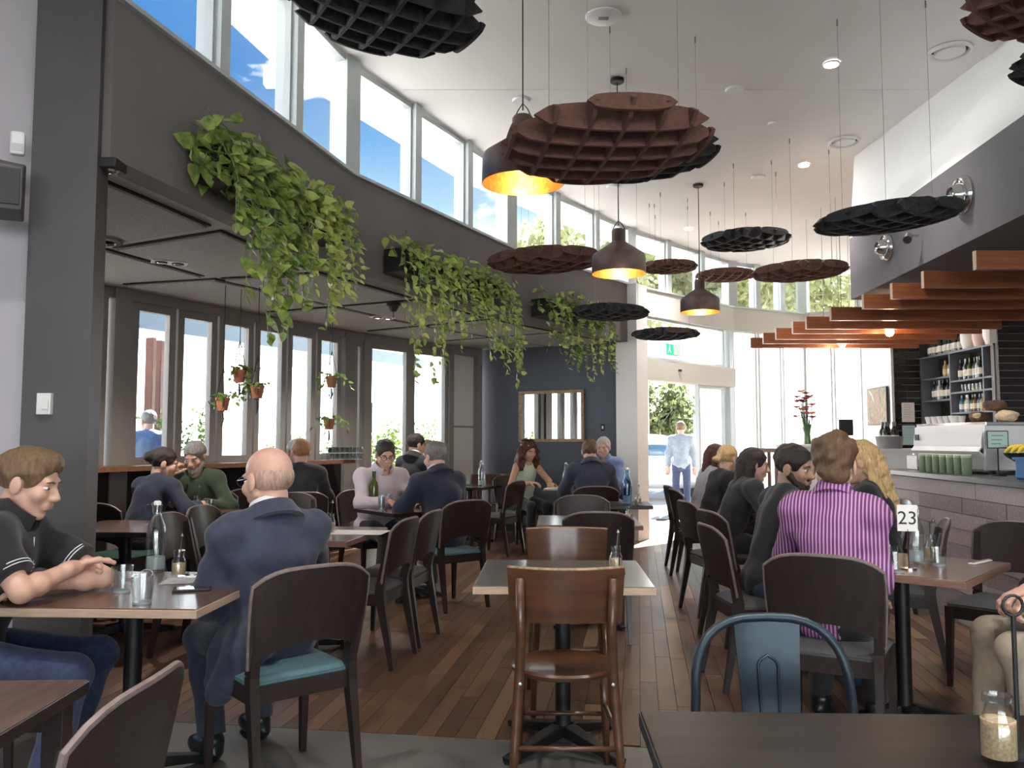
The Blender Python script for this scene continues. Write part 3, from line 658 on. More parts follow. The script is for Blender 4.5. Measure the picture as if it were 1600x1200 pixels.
disc('brown lattice disc left of the middle pendant', 852, 407, 8.1, 1.15, m_fb, 0, -3, 35)
disc('small brown lattice disc right of the middle pendant', 1044, 417, 10.2, .72, m_fb, 0, 0, 30)
disc('brown lattice disc just above the farthest pendant', 1134, 430, 10.9, .78, m_fb, 0, 0, 3)
disc('wide brown lattice disc in front of the bar bulkhead corner', 1249, 424, 8.6, .98, m_fb, 0, -2, 30)
disc('charcoal lattice disc high above the entry', 1165, 375, 9.3, 1.0, m_fc, 0, -1, 25)
disc('charcoal lattice disc in front of the chrome air nozzle', 1386, 340, 5.75, .98, m_fc, 0, -5, 35)
disc('charcoal lattice disc over the third planter', 954, 488, 9.3, .87, m_fc, 0, 2, 30)
disc('lowest charcoal lattice disc beside the entry column', 1040, 522, 10.6, .86, m_fc, 0, 0, 12)
disc('brown lattice disc cut by the top right corner', 1650, 2, 4.1, .86, m_fb, 4, 5, 30)
disc('charcoal lattice disc barely showing at the right edge', 1662, 99, 4.3, .50, m_fc, 0, 4, 30)
disc('brown lattice disc peeking in at the top above the big charcoal one', 690, -128, 4.2, .8, m_fb, 0, 0, 20)
# ================================================================= PENDANT LAMPS
m_cop = mat('aged copper outside', (.12, .075, .062), .42, .55, col2=(.19, .135, .12), vscale=9, bump=.05, bscale=20)
m_gold = mat('hammered copper inside', (.65, .27, .08), .38, .85, col2=(.85, .42, .15), vscale=25, bump=.25, bscale=35)
m_bulb = mat('warm bulb', (1, .8, .5), .4, emit=(1, .66, .28), estr=5)
def pendant(label, u, v, Y, D, chain=True):
    c = aty(u, v, Y); R = D / 2; t = thing('pendant_lamp', label, 'lamp', c, 0, 'copper pendant lamps'); s = D / .46
    prof = [(R, 0), (R * 1.0, .02 * s), (R * .985, .145 * s), (R * .95, .165 * s), (R * .30, .268 * s), (R * .26, .28 * s), (R * .26, .37 * s), (R * .22, .385 * s), (.012, .387 * s)]
    MB().lathe(prof[::-1], 40, caps=False).build('lamp_shade', m_cop, t, 50).data.flip_normals()
    MB().lathe([(r * .985, z - (.003 if i else 0)) for i, (r, z) in enumerate(prof)], 40, caps=False).build('shade_lining', m_gold, t, 50)
    MB().lathe([(0, .09 * s), (.03, .10 * s), (.042, .135 * s), (.03, .17 * s), (.018, .19 * s), (.018, .26 * s), (0, .26 * s)], 16).build('bulb', m_bulb, t, 'all')
    pl = bpy.data.lights.new('pendant light', 'POINT'); pl.energy = 2; pl.color = (1, .68, .35); pl.shadow_soft_size = .04
    lo = bpy.data.objects.new('pendant_light', pl); COL.objects.link(lo); lo.parent = t; lo.location = (0, 0, .05 * s)
    top = ceilz(c.y) - c.z
    MB().tube([(0, 0, .42 * s), (0, 0, top - .02)], .005, 6).tube([(-.05, 0, .385 * s), (-.03, 0, .42 * s), (0, 0, .46 * s), (.03, .0, .43 * s), (.055, 0, .385 * s)], .004, 6).build('cord', m_black, t)
    MB().lathe([(.055, top - .03), (.06, top - .025), (.06, top), (0, top)], 20).build('ceiling_rose', m_black, t, 40)
    return t
pendant('nearest copper pendant with glowing golden inside', 817, 287, 5.35, .54)
pendant('middle copper pendant below the clerestory corner', 967, 428, 7.0, .46)
pendant('farthest copper pendant above the entry side', 1094, 488, 9.7, .46)
# ================================================================= CEILING FITTINGS
m_lit = mat('lit downlight lens', (1, 1, 1), .4, emit=(1, .95, .88), estr=14); m_sat = mat('satin white fitting', (.72, .72, .72), .5)
m_chr = mat('chrome', (.6, .6, .6), .12, 1)
def ceil_pt(u, v):
    z = 4.45
    for _ in range(6): p = atz(u, v, z); z = ceilz(p.y)
    return atz(u, v, z)
def fitting(label, u, v, D, kind, cat):
    p = ceil_pt(u, v); t = thing({'lit': 'downlight', 'ring': 'ceiling_vent', 'plate': 'ceiling_speaker'}[kind], label, cat, p); R = D / 2
    if kind == 'lit':
        MB().lathe([(R, 0), (R, -.012), (R * .82, -.016), (R * .8, -.002)], 28, caps=False).build('trim_ring', m_sat, t, 40)
        MB().lathe([(0, -.006), (R * .8, -.006)], 28).build('lens', m_lit, t)
        l = bpy.data.lights.new('downlight', 'SPOT'); l.energy = DOWN_W; l.spot_size = math.radians(105); l.spot_blend = 1; l.color = (1, .96, .91); l.shadow_soft_size = .07
        o = bpy.data.objects.new('downlight_beam', l); COL.objects.link(o); o.parent = t; o.location = (0, 0, -.03)
    elif kind == 'ring':
        MB().lathe([(R, 0), (R, -.02), (R * .92, -.03), (R * .84, -.01), (R * .80, 0)], 32, caps=False).build('outer_ring', m_sat, t, 40)
        MB().lathe([(R * .8, -.002), (R * .7, -.002)], 32, caps=False).build('gap', m_black, t)
        MB().lathe([(0, -.024), (R * .66, -.024), (R * .70, -.016), (R * .70, -.002)][::-1], 32).build('centre_plate', m_white, t, 40)
    else:
        MB().lathe([(0, -.018), (R * .9, -.018), (R, -.008), (R, 0)][::-1], 32).build('plate', m_sat, t, 40)
        if D > .25: MB().box(-R * .28, R * .28, -.02, .02, -.021, -.018).build('badge', mat('badge grey', (.2, .2, .2), .5), t)
    return t
DOWN_W = 80
fitting('lit downlight nearest the right ring vent', 1299, 99, .14, 'lit', 'downlight')
fitting('lit downlight near the bar bulkhead corner', 1256, 257, .13, 'lit', 'downlight')
fitting('faint lit downlight far down the ceiling', 1076, 357, .13, 'lit', 'downlight')
FILL_LIGHTS = [(-1.4, 1.6, 'ahead on the left'), (1.2, 1.0, 'just ahead'), (2.7, 2.1, 'ahead on the right'), (-1.8, -1.4, 'behind on the left'), (.3, -1.8, 'straight behind'), (2.6, -1.6, 'behind on the right'), (5.0, .6, 'far right')]
for x, y, wh in FILL_LIGHTS:                                          # extra downlights added out of view to brighten the interior
    t = thing('downlight', 'fill light added on the ceiling out of view, ' + wh, 'downlight', (x, y, ceilz(y)), 0, 'added overhead fill lights')
    MB().lathe([(.07, 0), (.07, -.012), (.057, -.016), (.056, -.002)], 28, caps=False).build('trim_ring', m_sat, t, 40); MB().lathe([(0, -.006), (.056, -.006)], 28).build('lens', m_lit, t)
    l = bpy.data.lights.new('downlight', 'SPOT'); l.energy = DOWN_W; l.spot_size = math.radians(130); l.spot_blend = .9; l.color = (1, .96, .91); l.shadow_soft_size = .07
    o = bpy.data.objects.new('downlight_beam', l); COL.objects.link(o); o.parent = t; o.location = (0, 0, -.03)
fitting('large ring vent at the upper right', 1484, 79, .33, 'ring', 'vent')
fitting('smaller ring vent beside the bar', 1319, 220, .31, 'ring', 'vent')
fitting('large round speaker plate with a grey badge at the top', 943, 25, .27, 'plate', 'speaker')
fitting('round speaker plate in the middle of the ceiling', 1148, 139, .17, 'plate', 'speaker')
fitting('pale round plate behind the pendant chain', 814, 156, .16, 'plate', 'speaker')
fitting('round plate below the small sensor on the ceiling', 1185, 276, .16, 'plate', 'speaker')
fitting('tiny round sensor on the ceiling', 1207, 192, .09, 'plate', 'sensor')
fitting('round plate behind the large brown disc', 958, 291, .16, 'plate', 'speaker')
# jet air nozzles on the bar bulkhead
def nozzle(label, u, v, Y, R):
    x = np.interp(Y, [2.6, 5.3, 8.8], [3.28, 3.40, 3.62]); z = aty(u, v, Y).z; t = thing('air_nozzle', label, 'vent', (x, Y, z), 0, 'chrome jet nozzles'); t.rotation_euler = (0, -math.pi / 2, math.radians(-3))
    MB().lathe([(R, 0), (R, .02), (R * .86, .05), (R * .7, .04), (R * .62, .02)], 28, caps=False).build('flange', m_chr, t, 40)
    MB().lathe([(R * .62, .01), (R * .6, .06), (R * .42, .11), (R * .36, .10), (R * .33, .03)], 28, caps=False).build('nozzle', m_chr, t, 40)
    MB().lathe([(0, .02), (R * .34, .02)], 20).build('throat', m_black, t)
nozzle('chrome air nozzle on the bar bulkhead, the nearer one', 1514, 305, 6.25, .15)
nozzle('chrome air nozzle on the bar bulkhead, the farther one', 1367, 387, 7.75, .13)
t = thing('spotlight', 'small chrome spotlight on the bar bulkhead under the charcoal disc', 'spotlight', (3.47, 7.0, aty(1432, 368, 7.0).z)); MB().tube([(0, 0, 0), (-.08, 0, 0)], .01, 8).build('arm', m_chr, t); MB().tube([(-.07, .03, .0), (-.12, -.05, -.05)], .035, 14).build('head', m_chr, t, 40)
# ================================================================= BAR
m_plk = [mat('weathered bar plank %d' % i, c, .6, col2=c2, vscale=5, stretch=(9, 1, 9)) for i, (c, c2) in enumerate((((.31, .265, .27), (.43, .38, .385)), ((.38, .33, .335), (.50, .445, .45)), ((.23, .19, .195), (.34, .295, .30))))]
C0, C1 = (3.12, 4.2), (3.43, 7.75)
bd = Vector((C1[0]-C0[0], C1[1]-C0[1])); bl = bd.length; brz = math.atan2(bd.y, bd.x)
bar = thing('bar_counter', 'bar clad in weathered grey-brown planks with dark stone top', 'bar counter', (C0[0], C0[1], 0), brz)
MB().box(0, bl, -.72, -.016, 0, 1.035).build('carcass', m_black, bar)
MB().box(-.02, bl + .03, -.80, .05, 1.04, 1.08).build('worktop', mat('dark stone top', (.05, .052, .058), .3, var=.2, vscale=40), bar, bevel=.004)
for i in range(9):
    x = -random.random() * .5
    while x < bl:
        ln = random.uniform(.5, 1.1); a, b = max(0, x), min(bl, x + ln); x += ln
        if b - a > .04: MB().box(a + .002, b - .002, -.015, random.uniform(0, .006), i * .115 + .002, (i + 1) * .115 - .002).build('plank', random.choice(m_plk), bar)
def barpt(u, v, z=1.08): return atz(u, v, z)
# timber battens above the bar
m_bat = mat('red oiled timber', (.20, .060, .024), .35, col2=(.31, .105, .042), vscale=3, stretch=(1, 14, 14), coat=.2)
ys_b = [6.0, 6.73, 7.25, 7.8, 8.55, 9.21, 9.6, 10.15, 10.6, 11.1]
zb = 2.58
for k, Y in enumerate(ys_b):
    xl = 3.38 - .02 * k; xr = 6.6 if Y < 9 else 5.45
    t = thing('timber_batten', 'red timber batten over the bar, %s' % ('nearest of the row' if k == 0 else 'farthest of the row' if k == len(ys_b)-1 else 'the %s one counted away from the camera' % ORD[k]), 'batten', (xl, Y, zb), 0, 'timber battens above the bar')
    MB().box(0, xr - xl, -.022, .022, 0, .14).build('board', m_bat, t, bevel=.002)
    MB().box(-.003, 0, -.022, .022, 0, .14).build('end_grain', m_edge, t)
    for q in (.35, .5, .8): MB().tube([((xr - xl) * q, 0, .14), ((xr - xl) * q, 0, .26 if Y < 8.75 else ceilz(Y) - zb)], .004, 6).build('hanger', m_chr, t)
for k, (u, v, Y) in enumerate(((1390, 519, 9.4), (1316, 537, 10.85))):
    p = aty(u, v, Y); t = thing('bare_bulb', 'glowing bare globe bulb under the battens, %s one' % ('nearer' if k == 0 else 'farther'), 'bulb', p, 0, 'bare bulbs over the bar'); MB().lathe([(0, -.05), (.03, -.042), (.048, -.01), (.045, .02), (.02, .055), (.016, .08), (0, .08)], 16).build('globe', m_bulb, t, 'all'); MB().lathe([(.018, .07), (.018, .13), (0, .13)], 10).build('socket', m_black, t); MB().tube([(0, 0, .12), (0, 0, ceilz(Y) - p.z)], .004, 6).build('cord', m_black, t)
    l = bpy.data.lights.new('bulb', 'POINT'); l.energy = 4; l.color = (1, .7, .4); l.shadow_soft_size = .06; o = bpy.data.objects.new('bulb_light', l); COL.objects.link(o); o.parent = t; o.location = (0, 0, -.08)
# shelving with bottles on the right wall
m_shelf = mat('blue-grey shelf edge', (.10, .105, .13), .5); SX = 6.12
sh = thing('bottle_shelving', 'dark shelf unit full of bottles behind the bar', 'shelving', (SX, 10.5, 0))
MB().box(.26, .30, 0, 1.9, .9, 2.58).build('back_panel', m_black, sh)
for y in (0, .24, 1.06, 1.87): MB().box(-.02, .26, y - .014, y + .014, .9, 2.55).build('divider', m_shelf, sh)
SHL = [(0.02, .23, (1.45, 1.73, 2.01, 2.17)), (.25, 1.05, (1.45, 1.73, 2.01, 2.17)), (1.07, 1.86, (1.28, 1.6, 1.93, 2.25))]
for a, b, zs in SHL:
    for z in zs: MB().box(-.02, .26, a, b, z - .024, z).build('shelf', m_shelf, sh)
MB().box(-.03, .27, -.02, 1.9, 2.55, 2.575).build('shelf', m_shelf, sh)
BC = {'dark': ((.01, .012, .01), (.75, .72, .66)), 'green': ((.02, .05, .015), (.7, .68, .6)), 'clear': ((.45, .48, .48), (.75, .75, .72)), 'amber': ((.18, .07, .02), (.7, .6, .45)), 'blue': ((.04, .18, .35), (.7, .72, .75)), 'gold': ((.4, .28, .08), (.6, .5, .3))}
def bottle_meshes(kind, h=.30):
    g, l = BC[kind]; mg = mat('bottle glass ' + kind, g, .12, coat=.4); ml = mat('bottle label ' + kind, l, .7)
    b = MB().lathe([(0, 0), (.036, 0), (.038, .01), (.038, h * .58), (.032, h * .68), (.015, h * .78), (.013, h * .97), (.015, h * .975), (.015, h), (0, h)], 12).mesh('glass_body', mg, 40)
    lb = MB().lathe([(.0388, h * .18), (.0388, h * .48)], 12, caps=False)
    cp = MB().lathe([(.0155, h * .84), (.0160, h * 1.002), (0, h * 1.004)], 10, caps=False)
    return b, lb.mesh('paper_label', ml, 40), cp.mesh('capsule', mg, 40)
GRP = 'bottles on the bar shelves'
def bottle(kind, x, y, z, h, label):
    b, lb, cp = cached(('bt', kind, h), lambda: bottle_meshes(kind, h)); t = thing('bottle', label, 'bottle', (x, y, z), random.random() * 6, GRP)
    obj('glass_body', b, t); obj('paper_label', lb, t); obj('capsule', cp, t)
def row(n, y0, y1, z, kinds, where, h=.29, x=.1):
    for i in range(n):
        k = kinds[i % len(kinds)]; bottle(k, SX + x + random.uniform(-.02, .02), 10.5 + y0 + (y1 - y0) * (i + .5) / n, z, h, '%s bottle %s, %s' % (k, where, ['first', 'second', 'third', 'fourth', 'fifth', 'sixth', 'seventh', 'eighth', 'ninth', 'tenth', 'eleventh', 'twelfth', 'thirteenth'][i] + ' from the right'))
row(11, .98, 1.86, 2.576, ['dark'], 'lined up on top of the shelf unit')
row(4, 1.1, 1.42, 2.251, ['clear', 'amber', 'clear', 'gold'], 'on the second shelf of the left bay', .24)
row(7, 1.12, 1.78, 1.931, ['dark', 'clear', 'dark'], 'on the third shelf of the left bay')
row(9, .28, 1.02, 2.171, ['dark', 'green', 'dark', 'clear'], 'on the upper shelf of the middle bay')
row(9, .28, 1.02, 1.731, ['green', 'clear', 'gold', 'blue', 'amber'], 'on the lower shelf of the middle bay', .235)
row(2, .04, .22, 2.171, ['dark', 'clear'], 'on the upper shelf of the narrow bay')
row(2, .04, .22, 1.731, ['gold', 'amber'], 'on the lower shelf of the narrow bay', .235)
m_vase = {'white': mat('white ceramic', (.75, .73, .70), .35), 'pink': mat('pale pink ceramic', (.70, .48, .44), .4)}
for k, (y, m, r, h) in enumerate(((.78, 'white', .115, .25), (.52, 'pink', .10, .27), (.20, 'white', .135, .27))):
    t = thing('ceramic_pot', '%s pot on top of the bottle shelving, %s' % (m + ' ceramic', ('left', 'middle', 'right')[k]), 'pot', (SX + .12, 10.5 + y, 2.576)); MB().lathe([(0, 0), (r * .72, 0), (r * .98, h * .45), (r, h * .8), (r * .92, h), (r * .86, h), (r * .9, h * .8), (r * .6, .03), (0, .03)], 24).build('vessel', m_vase[m], t, 50)
m_wg = TUMB
def tumbler_mesh(r, h): return MB().lathe([(0, .008), (r * .72, .008), (r * .95, h), (r, h), (r * .82, 0), (0, 0)], 14).mesh('glass', m_wg, 40)
def glassware(label, x, y, z, r=.036, h=.09, group='drinking glasses', water=0):
    t = thing('glass_tumbler', label, 'glass', (x, y, z), 0, group); obj('glass', cached(('tm', r, h), lambda: tumbler_mesh(r, h)), t)
    MB().lathe([(0, .0), (r * .80, 0), (r * .80, .009), (0, .009)], 14).build('base', mat('thick glass base', (.55, .6, .62), .08, trans=.4), t, 40)
    return t
for i in range(8): glassware('wine glass on the bottom shelf of the left bay, %s from the right' % ORD[i], SX + .1, 10.5 + 1.12 + i * .09, 1.281, .034, .17, 'glasses on the bar shelves')
for i in range(8): glassware('tumbler on the thin shelf of the middle bay, %s from the right' % ORD[i], SX + .1, 10.5 + .3 + i * .09, 2.011, .035, .10, 'glasses on the bar shelves')
# notices on the tiles
for k, (z0, c) in enumerate(((1.62, (.62, .58, .56)), (1.28, (.35, .50, .52)))):
    t = thing('notice_sheet', ('pale' if k == 0 else 'blue-green') + ' notice sheet stuck to the black tiles', 'notice', (5.80, 12.383, z0)); MB().box(0, .19, -.004, 0, 0, .29).build('paper', mat('notice paper %d' % k, c, .8), t)
    for q in range(6): MB().box(.03, .16 - .02 * (q % 3), -.0045, -.004, .25 - q * .035, .256 - q * .035).build('text_line', mat('faint ink', (.3, .3, .3), .8), t)
# espresso machine and things on the bar
m_mach = mat('white enamel machine', (.72, .72, .73), .25, coat=.4)
p = barpt(1490, 741); mz = 1.08
em = thing('espresso_machine', 'wide white espresso machine on the bar, its back to the room', 'coffee machine', (3.74, 6.80, mz), brz - math.pi / 2 + math.radians(8))
def mprof(u, v):
    s = u * 2 - 1; t = v; z = .04 + .34 * t; bulge = .05 * math.sin(t * math.pi * .9) + (.03 if .35 < t < .5 else 0); return (-.16 - bulge, s * .48, z)
MB().grid(lambda u, v: mprof(u, v), 10, 10, .012).build('back_panel', m_mach, em, 30)
MB().box(-.16, .28, -.48, .48, .04, .36).build('body', m_mach, em, bevel=.02); MB().box(-.18, .30, -.49, .49, .375, .40).build('cup_tray', m_chr, em, bevel=.003)
for a, b in ((-.49, -.46), (.46, .49)): MB().box(-.2, .28, a, b, .03, .374).build('side_panel', m_mach, em, bevel=.01)
for sx in (-.1, .22):
    for sy in (-.42, .42): MB().lathe([(.025, .001), (.02, .045)], 10, (sx, sy, 0)).build('foot', m_black, em)
MB().box(-.232, -.225, .37, .43, .26, .31).build('badge', m_black, em)
for i in range(9):
    q = em.matrix_basis @ Vector((-.10 + .09 * (i % 2), .42 - .045 * i, .401)); t = thing('coffee_cup', 'white cup on top of the espresso machine, %s from the left end' % ORD[i], 'cup', q, 0, 'cups on the espresso machine'); MB().lathe([(0, 0), (.022, 0), (.035, .05), (.038, .062), (.034, .062), (.02, .008), (0, .008)], 14).build('cup', m_vase['white'], t, 50)
m_brd = mat('dark crusted loaf', (.035, .018, .012), .8, col2=(.20, .10, .05), vscale=20, bump=.5, bscale=40); m_brd2 = mat('cut bread', (.55, .40, .25), .9, var=.2, vscale=40)
for i, (a, b, c) in enumerate(((-.05, .02, 0), (.04, -.10, 0), (-.04, -.2, .0), (.0, -.06, .09))):
    q = em.matrix_basis @ Vector((a + .1, b * 1.5 - .08, .403 + c)); t = thing('bread_loaf', ['dark round loaf', 'dark loaf with floury crust', 'pale brown roll', 'topmost dark loaf'][i] + ' on the espresso machine', 'bread', q, i, 'loaves on the espresso machine')
    v, f = sdf_mesh([ell((0, 0, .045), (.085, .06, .045))], .01, noise=.006, nscale=60, seed=i); obj('crust', np_mesh('crust', [(v, f)], m_brd if i != 2 else m_brd2), t); v, f = sdf_mesh([ell((-.035, -.035, .055), (.04, .025, .025))], .008, noise=.003, nscale=80, seed=i); obj('cut_face', np_mesh('cut_face', [(v, f)], m_brd2), t)
m_sage = mat('sage green canister', (.20, .27, .17), .45, var=.1, vscale=30)
for i in range(7):
    q = lerp2(barpt(1441, 737), barpt(1508, 742), i / 6); t = thing('keep_cup', 'sage green canister in the row on the bar, %s from the left' % ORD[i], 'canister', (q[0] + .015, q[1], 1.0801), 0, 'sage canisters on the bar')
    MB().lathe([(0, 0), (.030, 0), (.034, .01), (.036, .125), (.036, .13), (0, .13)], 16).build('body', m_sage, t, 40); MB().lathe([(.037, .128), (.037, .146), (.03, .152), (0, .152)], 16).build('lid', mat('pale sage lid', (.42, .47, .34), .5), t, 40)
q = barpt(1555, 748); t = thing('menu_sign', 'small pale green sign on a thin stand on the bar', 'sign', (3.55, 6.1, 1.08), math.radians(-6)); MB().lathe([(.05, 0), (.05, .008), (0, .01)], 16).build('base', m_black, t); MB().tube([(0, 0, .008), (0, 0, .2)], .005, 6).build('stem', m_black, t); MB().box(-.075, .075, -.006, .006, .2, .33).build('frame', m_black, t); MB().box(-.068, .068, -.0075, -.006, .207, .323).build('card', mat('pale green card', (.45, .62, .56), .7), t)
for k in range(3): MB().box(-.045, .04 - .01 * k, -.0082, -.0075, .29 - k * .03, .297 - k * .03).build('text_line', mat('green ink', (.15, .3, .25), .8), t)
fb = thing('fruit_bowl', 'black bowl of bananas on the bar', 'bowl', (3.62, 5.86, 1.08)); MB().lathe([(0, 0), (.07, 0), (.07, .10), (.14, .15), (.15, .17), (.13, .16), (.06, .11), (0, .11)], 24).build('bowl', m_black, fb, 50)
m_ban = mat('ripe banana', (.78, .52, .04), .5, var=.1, vscale=20)
for i in range(5):
    a = -.5 + i * .28; t = thing('banana', 'yellow banana in the bunch on the bar, %s' % ('leftmost', 'second from left', 'middle', 'second from right', 'rightmost')[i], 'banana', (3.60 + .015 * i, 5.92 - .035 * i, 1.235), a, 'bananas on the bar'); MB().tube([(.09 * math.cos(q_), .0, .06 * math.sin(q_) + .0) for q_ in [k * math.pi / 8 for k in range(9)]], [.004, .013, .017, .019, .019, .018, .016, .01, .005], 8).build('fruit', m_ban, t, 'all')
t = thing('blue_crate', 'blue plastic tub below the bananas on the bar', 'tub', (3.48, 5.50, 1.08), .2); MB().box(-.09, .09, -.12, .12, 0, .14).build('tub', mat('blue plastic', (.02, .13, .35), .4), t, bevel=.012); MB().box(-.1, .1, -.13, .13, .13, .145).build('rim', mat('blue plastic', (.02, .13, .35), .4), t)
t = thing('cutlery_box', 'clear box of packets at the left end of the bar', 'box', (3.66, 7.45, 1.08), brz); MB().box(-.12, .12, -.09, .09, 0, .13).build('box', mat('smoky plastic', (.28, .26, .27), .2, trans=.3), t, bevel=.006)
for i in range(4): MB().box(-.10 + .05 * i, -.065 + .05 * i, -.07, .07, .02, .145).build('packet', m_brd2 if i % 2 else m_vase['white'], t)
# host desk with flowers, register, bottles in tub
hd = thing('host_desk', 'white host desk behind the seated women', 'desk', (3.35, 10.1, 0), math.radians(-8)); MB().box(-.1, .62, -.3, .3, 0, 1.27).build('carcass', m_white, hd, bevel=.004); MB().box(-.12, .64, -.32, .32, 1.27, 1.30).build('top', m_white, hd, bevel=.004)
wf = thing('wood_frame_stand', 'open wooden stand beside the white host desk', 'stand', (3.02, 10.15, 0), math.radians(-8))
for sx in (-.14, .14):
    for sy in (-.25, .25): MB().box(sx - .02, sx + .02, sy - .02, sy + .02, 0, 1.2).build('post', m_ledge, wf)
MB().box(-.17, .17, -.28, .28, 1.2, 1.25).build('top_rail', m_ledge, wf); MB().box(-.15, .15, -.25, .25, .55, .57).build('shelf', m_ledge, wf)
vz = thing('flower_vase', 'tall vase of pink and orange flowers on the host desk', 'flowers', (3.56, 10.05, 1.30)); MB().lathe([(0, 0), (.045, 0), (.035, .12), (.05, .24), (.045, .24), (.03, .12), (.04, .01), (0, .01)], 16).build('vase', mat('green glass vase', (.10, .2, .08), .15, trans=.3), vz, 50)
m_stem = mat('dark green stem', (.04, .12, .03), .6); pet = [mat('pink petal', (.62, .13, .16), .6, trans=.2), mat('orange petal', (.72, .30, .12), .6, trans=.2), mat('deep red petal', (.30, .02, .05), .6, trans=.2)]
for i in range(22):
    a = random.uniform(0, 6.28); r = random.uniform(.02, .17); h = random.uniform(.30, .62); e = Vector((r * math.cos(a), r * math.sin(a), h)); MB().tube([(0, 0, .1), e * .6 + Vector((0, 0, .05)), e], .004, 5).build('stem', m_stem, vz)
    mb = MB()
    for k in range(6):
        b = k * math.pi / 3; c = Vector((math.cos(b), math.sin(b), .5)) * .062; sd_ = Vector((-math.sin(b), math.cos(b), 0)) * .032; mb.add([e, e + c * .6 + sd_, e + c, e + c * .6 - sd_], [(0, 1, 2, 3)])
    mb.build('blossom', random.choice(pet), vz)
t = thing('register_screen', 'small till screen standing behind the host desk', 'screen', (4.05, 10.1, 1.30), math.radians(30)); MB().box(-.12, .12, -.015, .015, .1, .30).build('screen', m_black, t, bevel=.006); MB().tube([(0, .02, 0), (0, .02, .15)], .02, 8).build('stand', m_black, t)
MB().box(-.1, .1, -.06, .1, 0, .015).build('base', m_black, t)
tb = thing('low_service_counter', 'pale service counter between host desk and bar', 'counter', (4.52, 9.6, 0), math.radians(-4)); MB().box(-.45, .45, -.3, .3, 0, 1.22).build('carcass', m_white, tb, bevel=.004); MB().box(-.46, .46, -.31, .31, 1.22, 1.25).build('top', m_sat, tb)
t = thing('wine_tub', 'grey tub of wine bottles on the pale service counter', 'tub', (4.30, 9.5, 1.25)); MB().lathe([(0, 0), (.13, 0), (.15, .14), (.14, .14), (.12, .01), (0, .01)], 20).build('tub', mat('grey tub', (.2, .2, .21), .5), t, 40)
GRP = 'bottles in the tub'
for i in range(5): bottle('dark', 4.30 + .07 * math.cos(i * 1.26), 9.5 + .07 * math.sin(i * 1.26), 1.262, .29, 'dark wine bottle standing in the grey tub, ' + ['at its right', 'at its back right', 'at its back left', 'at its front left', 'at its front'][i])
# abstract painting on the white wall
def painting():
    p = Vector((5.62, 12.75)); t = thing('wall_painting', 'small dark abstract painting beside the tiled pier', 'painting', (5.655, 12.5, 1.60), 0); t.rotation_euler = (0, 0, math.radians(87))
    m = bpy.data.materials.new('abstract canvas'); m.use_nodes = True; q = m.node_tree; b = q.nodes['Principled BSDF']; tcx = q.nodes.new('ShaderNodeTexCoord'); n = q.nodes.new('ShaderNodeTexNoise'); n.inputs['Scale'].default_value = 3.2; n.inputs['Distortion'].default_value = 2.5; r = q.nodes.new('ShaderNodeValToRGB'); e = r.color_ramp.elements
    e[0].position = .3; e[0].color = (.03, .03, .025, 1); e[1].position = .75; e[1].color = (.6, .55, .5, 1)
    for pp, c in ((.45, (.22, .18, .03, 1)), (.52, (.40, .16, .09, 1)), (.6, (.08, .07, .05, 1))): x = e.new(pp); x.color = c
    q.links.new(tcx.outputs['Object'], n.inputs[0]); q.links.new(n.outputs[0], r.inputs[0]); q.links.new(r.outputs[0], b.inputs['Base Color'])
    MB().box(0, .75, 0, .03, 0, .55).build('canvas', m, t); MB().box(-.012, .762, -.002, .028, -.012, 0).box(-.012, .762, -.002, .028, .55, .562).box(-.012, 0, -.002, .028, 0, .55).box(.75, .762, -.002, .028, 0, .55).build('frame', m_black, t)
painting()
# ================================================================= MIRROR, SIGNS, SMALL WALL FITTINGS
dd = Vector((D1[0]-D0[0], D1[1]-D0[1])).normalized(); da = math.atan2(dd.y, dd.x)
def wallpos(u): # plan point on slate wall under pixel column u
    k = (u - 800) / FPX; s = (k * D0[1] - D0[0]) / (dd.x - k * dd.y); return Vector((D0[0] + dd.x * s, D0[1] + dd.y * s))
a, b = wallpos(812), wallpos(914); mz0, mz1 = aty(863, 691, (a.y + b.y) / 2).z, aty(863, 610, (a.y + b.y) / 2).z; ml = (b - a).length
mr = thing('wall_mirror', 'gilt framed mirror on the slate wall', 'mirror', (a.x, a.y, mz0), da); hh = mz1 - mz0
m_gilt = mat('old gilt frame', (.30, .19, .10), .5, .3, var=.3, vscale=40)
MB().box(0, ml, -.04, -.002, 0, .05).box(0, ml, -.04, -.002, hh - .05, hh).box(0, .05, -.04, -.002, .05, hh - .05).box(ml - .05, ml, -.04, -.002, .05, hh - .05).build('frame', m_gilt, mr, bevel=.006)
MB().box(.045, ml - .045, -.022, -.012, .045, hh - .045).build('mirror_glass', mat('silvered glass', (.9, .92, .92), .01, 1), mr)
p = wallpos(942); t = thing('wall_socket', 'tiny black switch on the slate wall right of the mirror', 'switch', (p.x, p.y, 1.48), da); MB().box(-.03, .03, -.012, -.001, 0, .1).build('plate', m_black, t); MB().box(-.012, .012, -.016, -.012, .03, .07).build('rocker', m_sat, t)
ep = lerp2(E0, E1, .30); t = thing('exit_sign', 'green and white running figure exit sign over the entry', 'sign', (ep[0] + .06, ep[1] - .12, 2.58), math.atan2(1.9, 1.92)); MB().box(-.18, .18, -.03, .0, 0, .17).build('housing', m_sat, t, bevel=.004)
MB().box(-.17, -.005, -.032, -.03, .01, .16).build('green_panel', mat('exit green', (.0, .30, .14), .5, emit=(0, .5, .25), estr=.4), t); MB().box(.005, .17, -.032, -.03, .01, .16).build('pale_panel', mat('exit pale', (.6, .8, .7), .5), t)
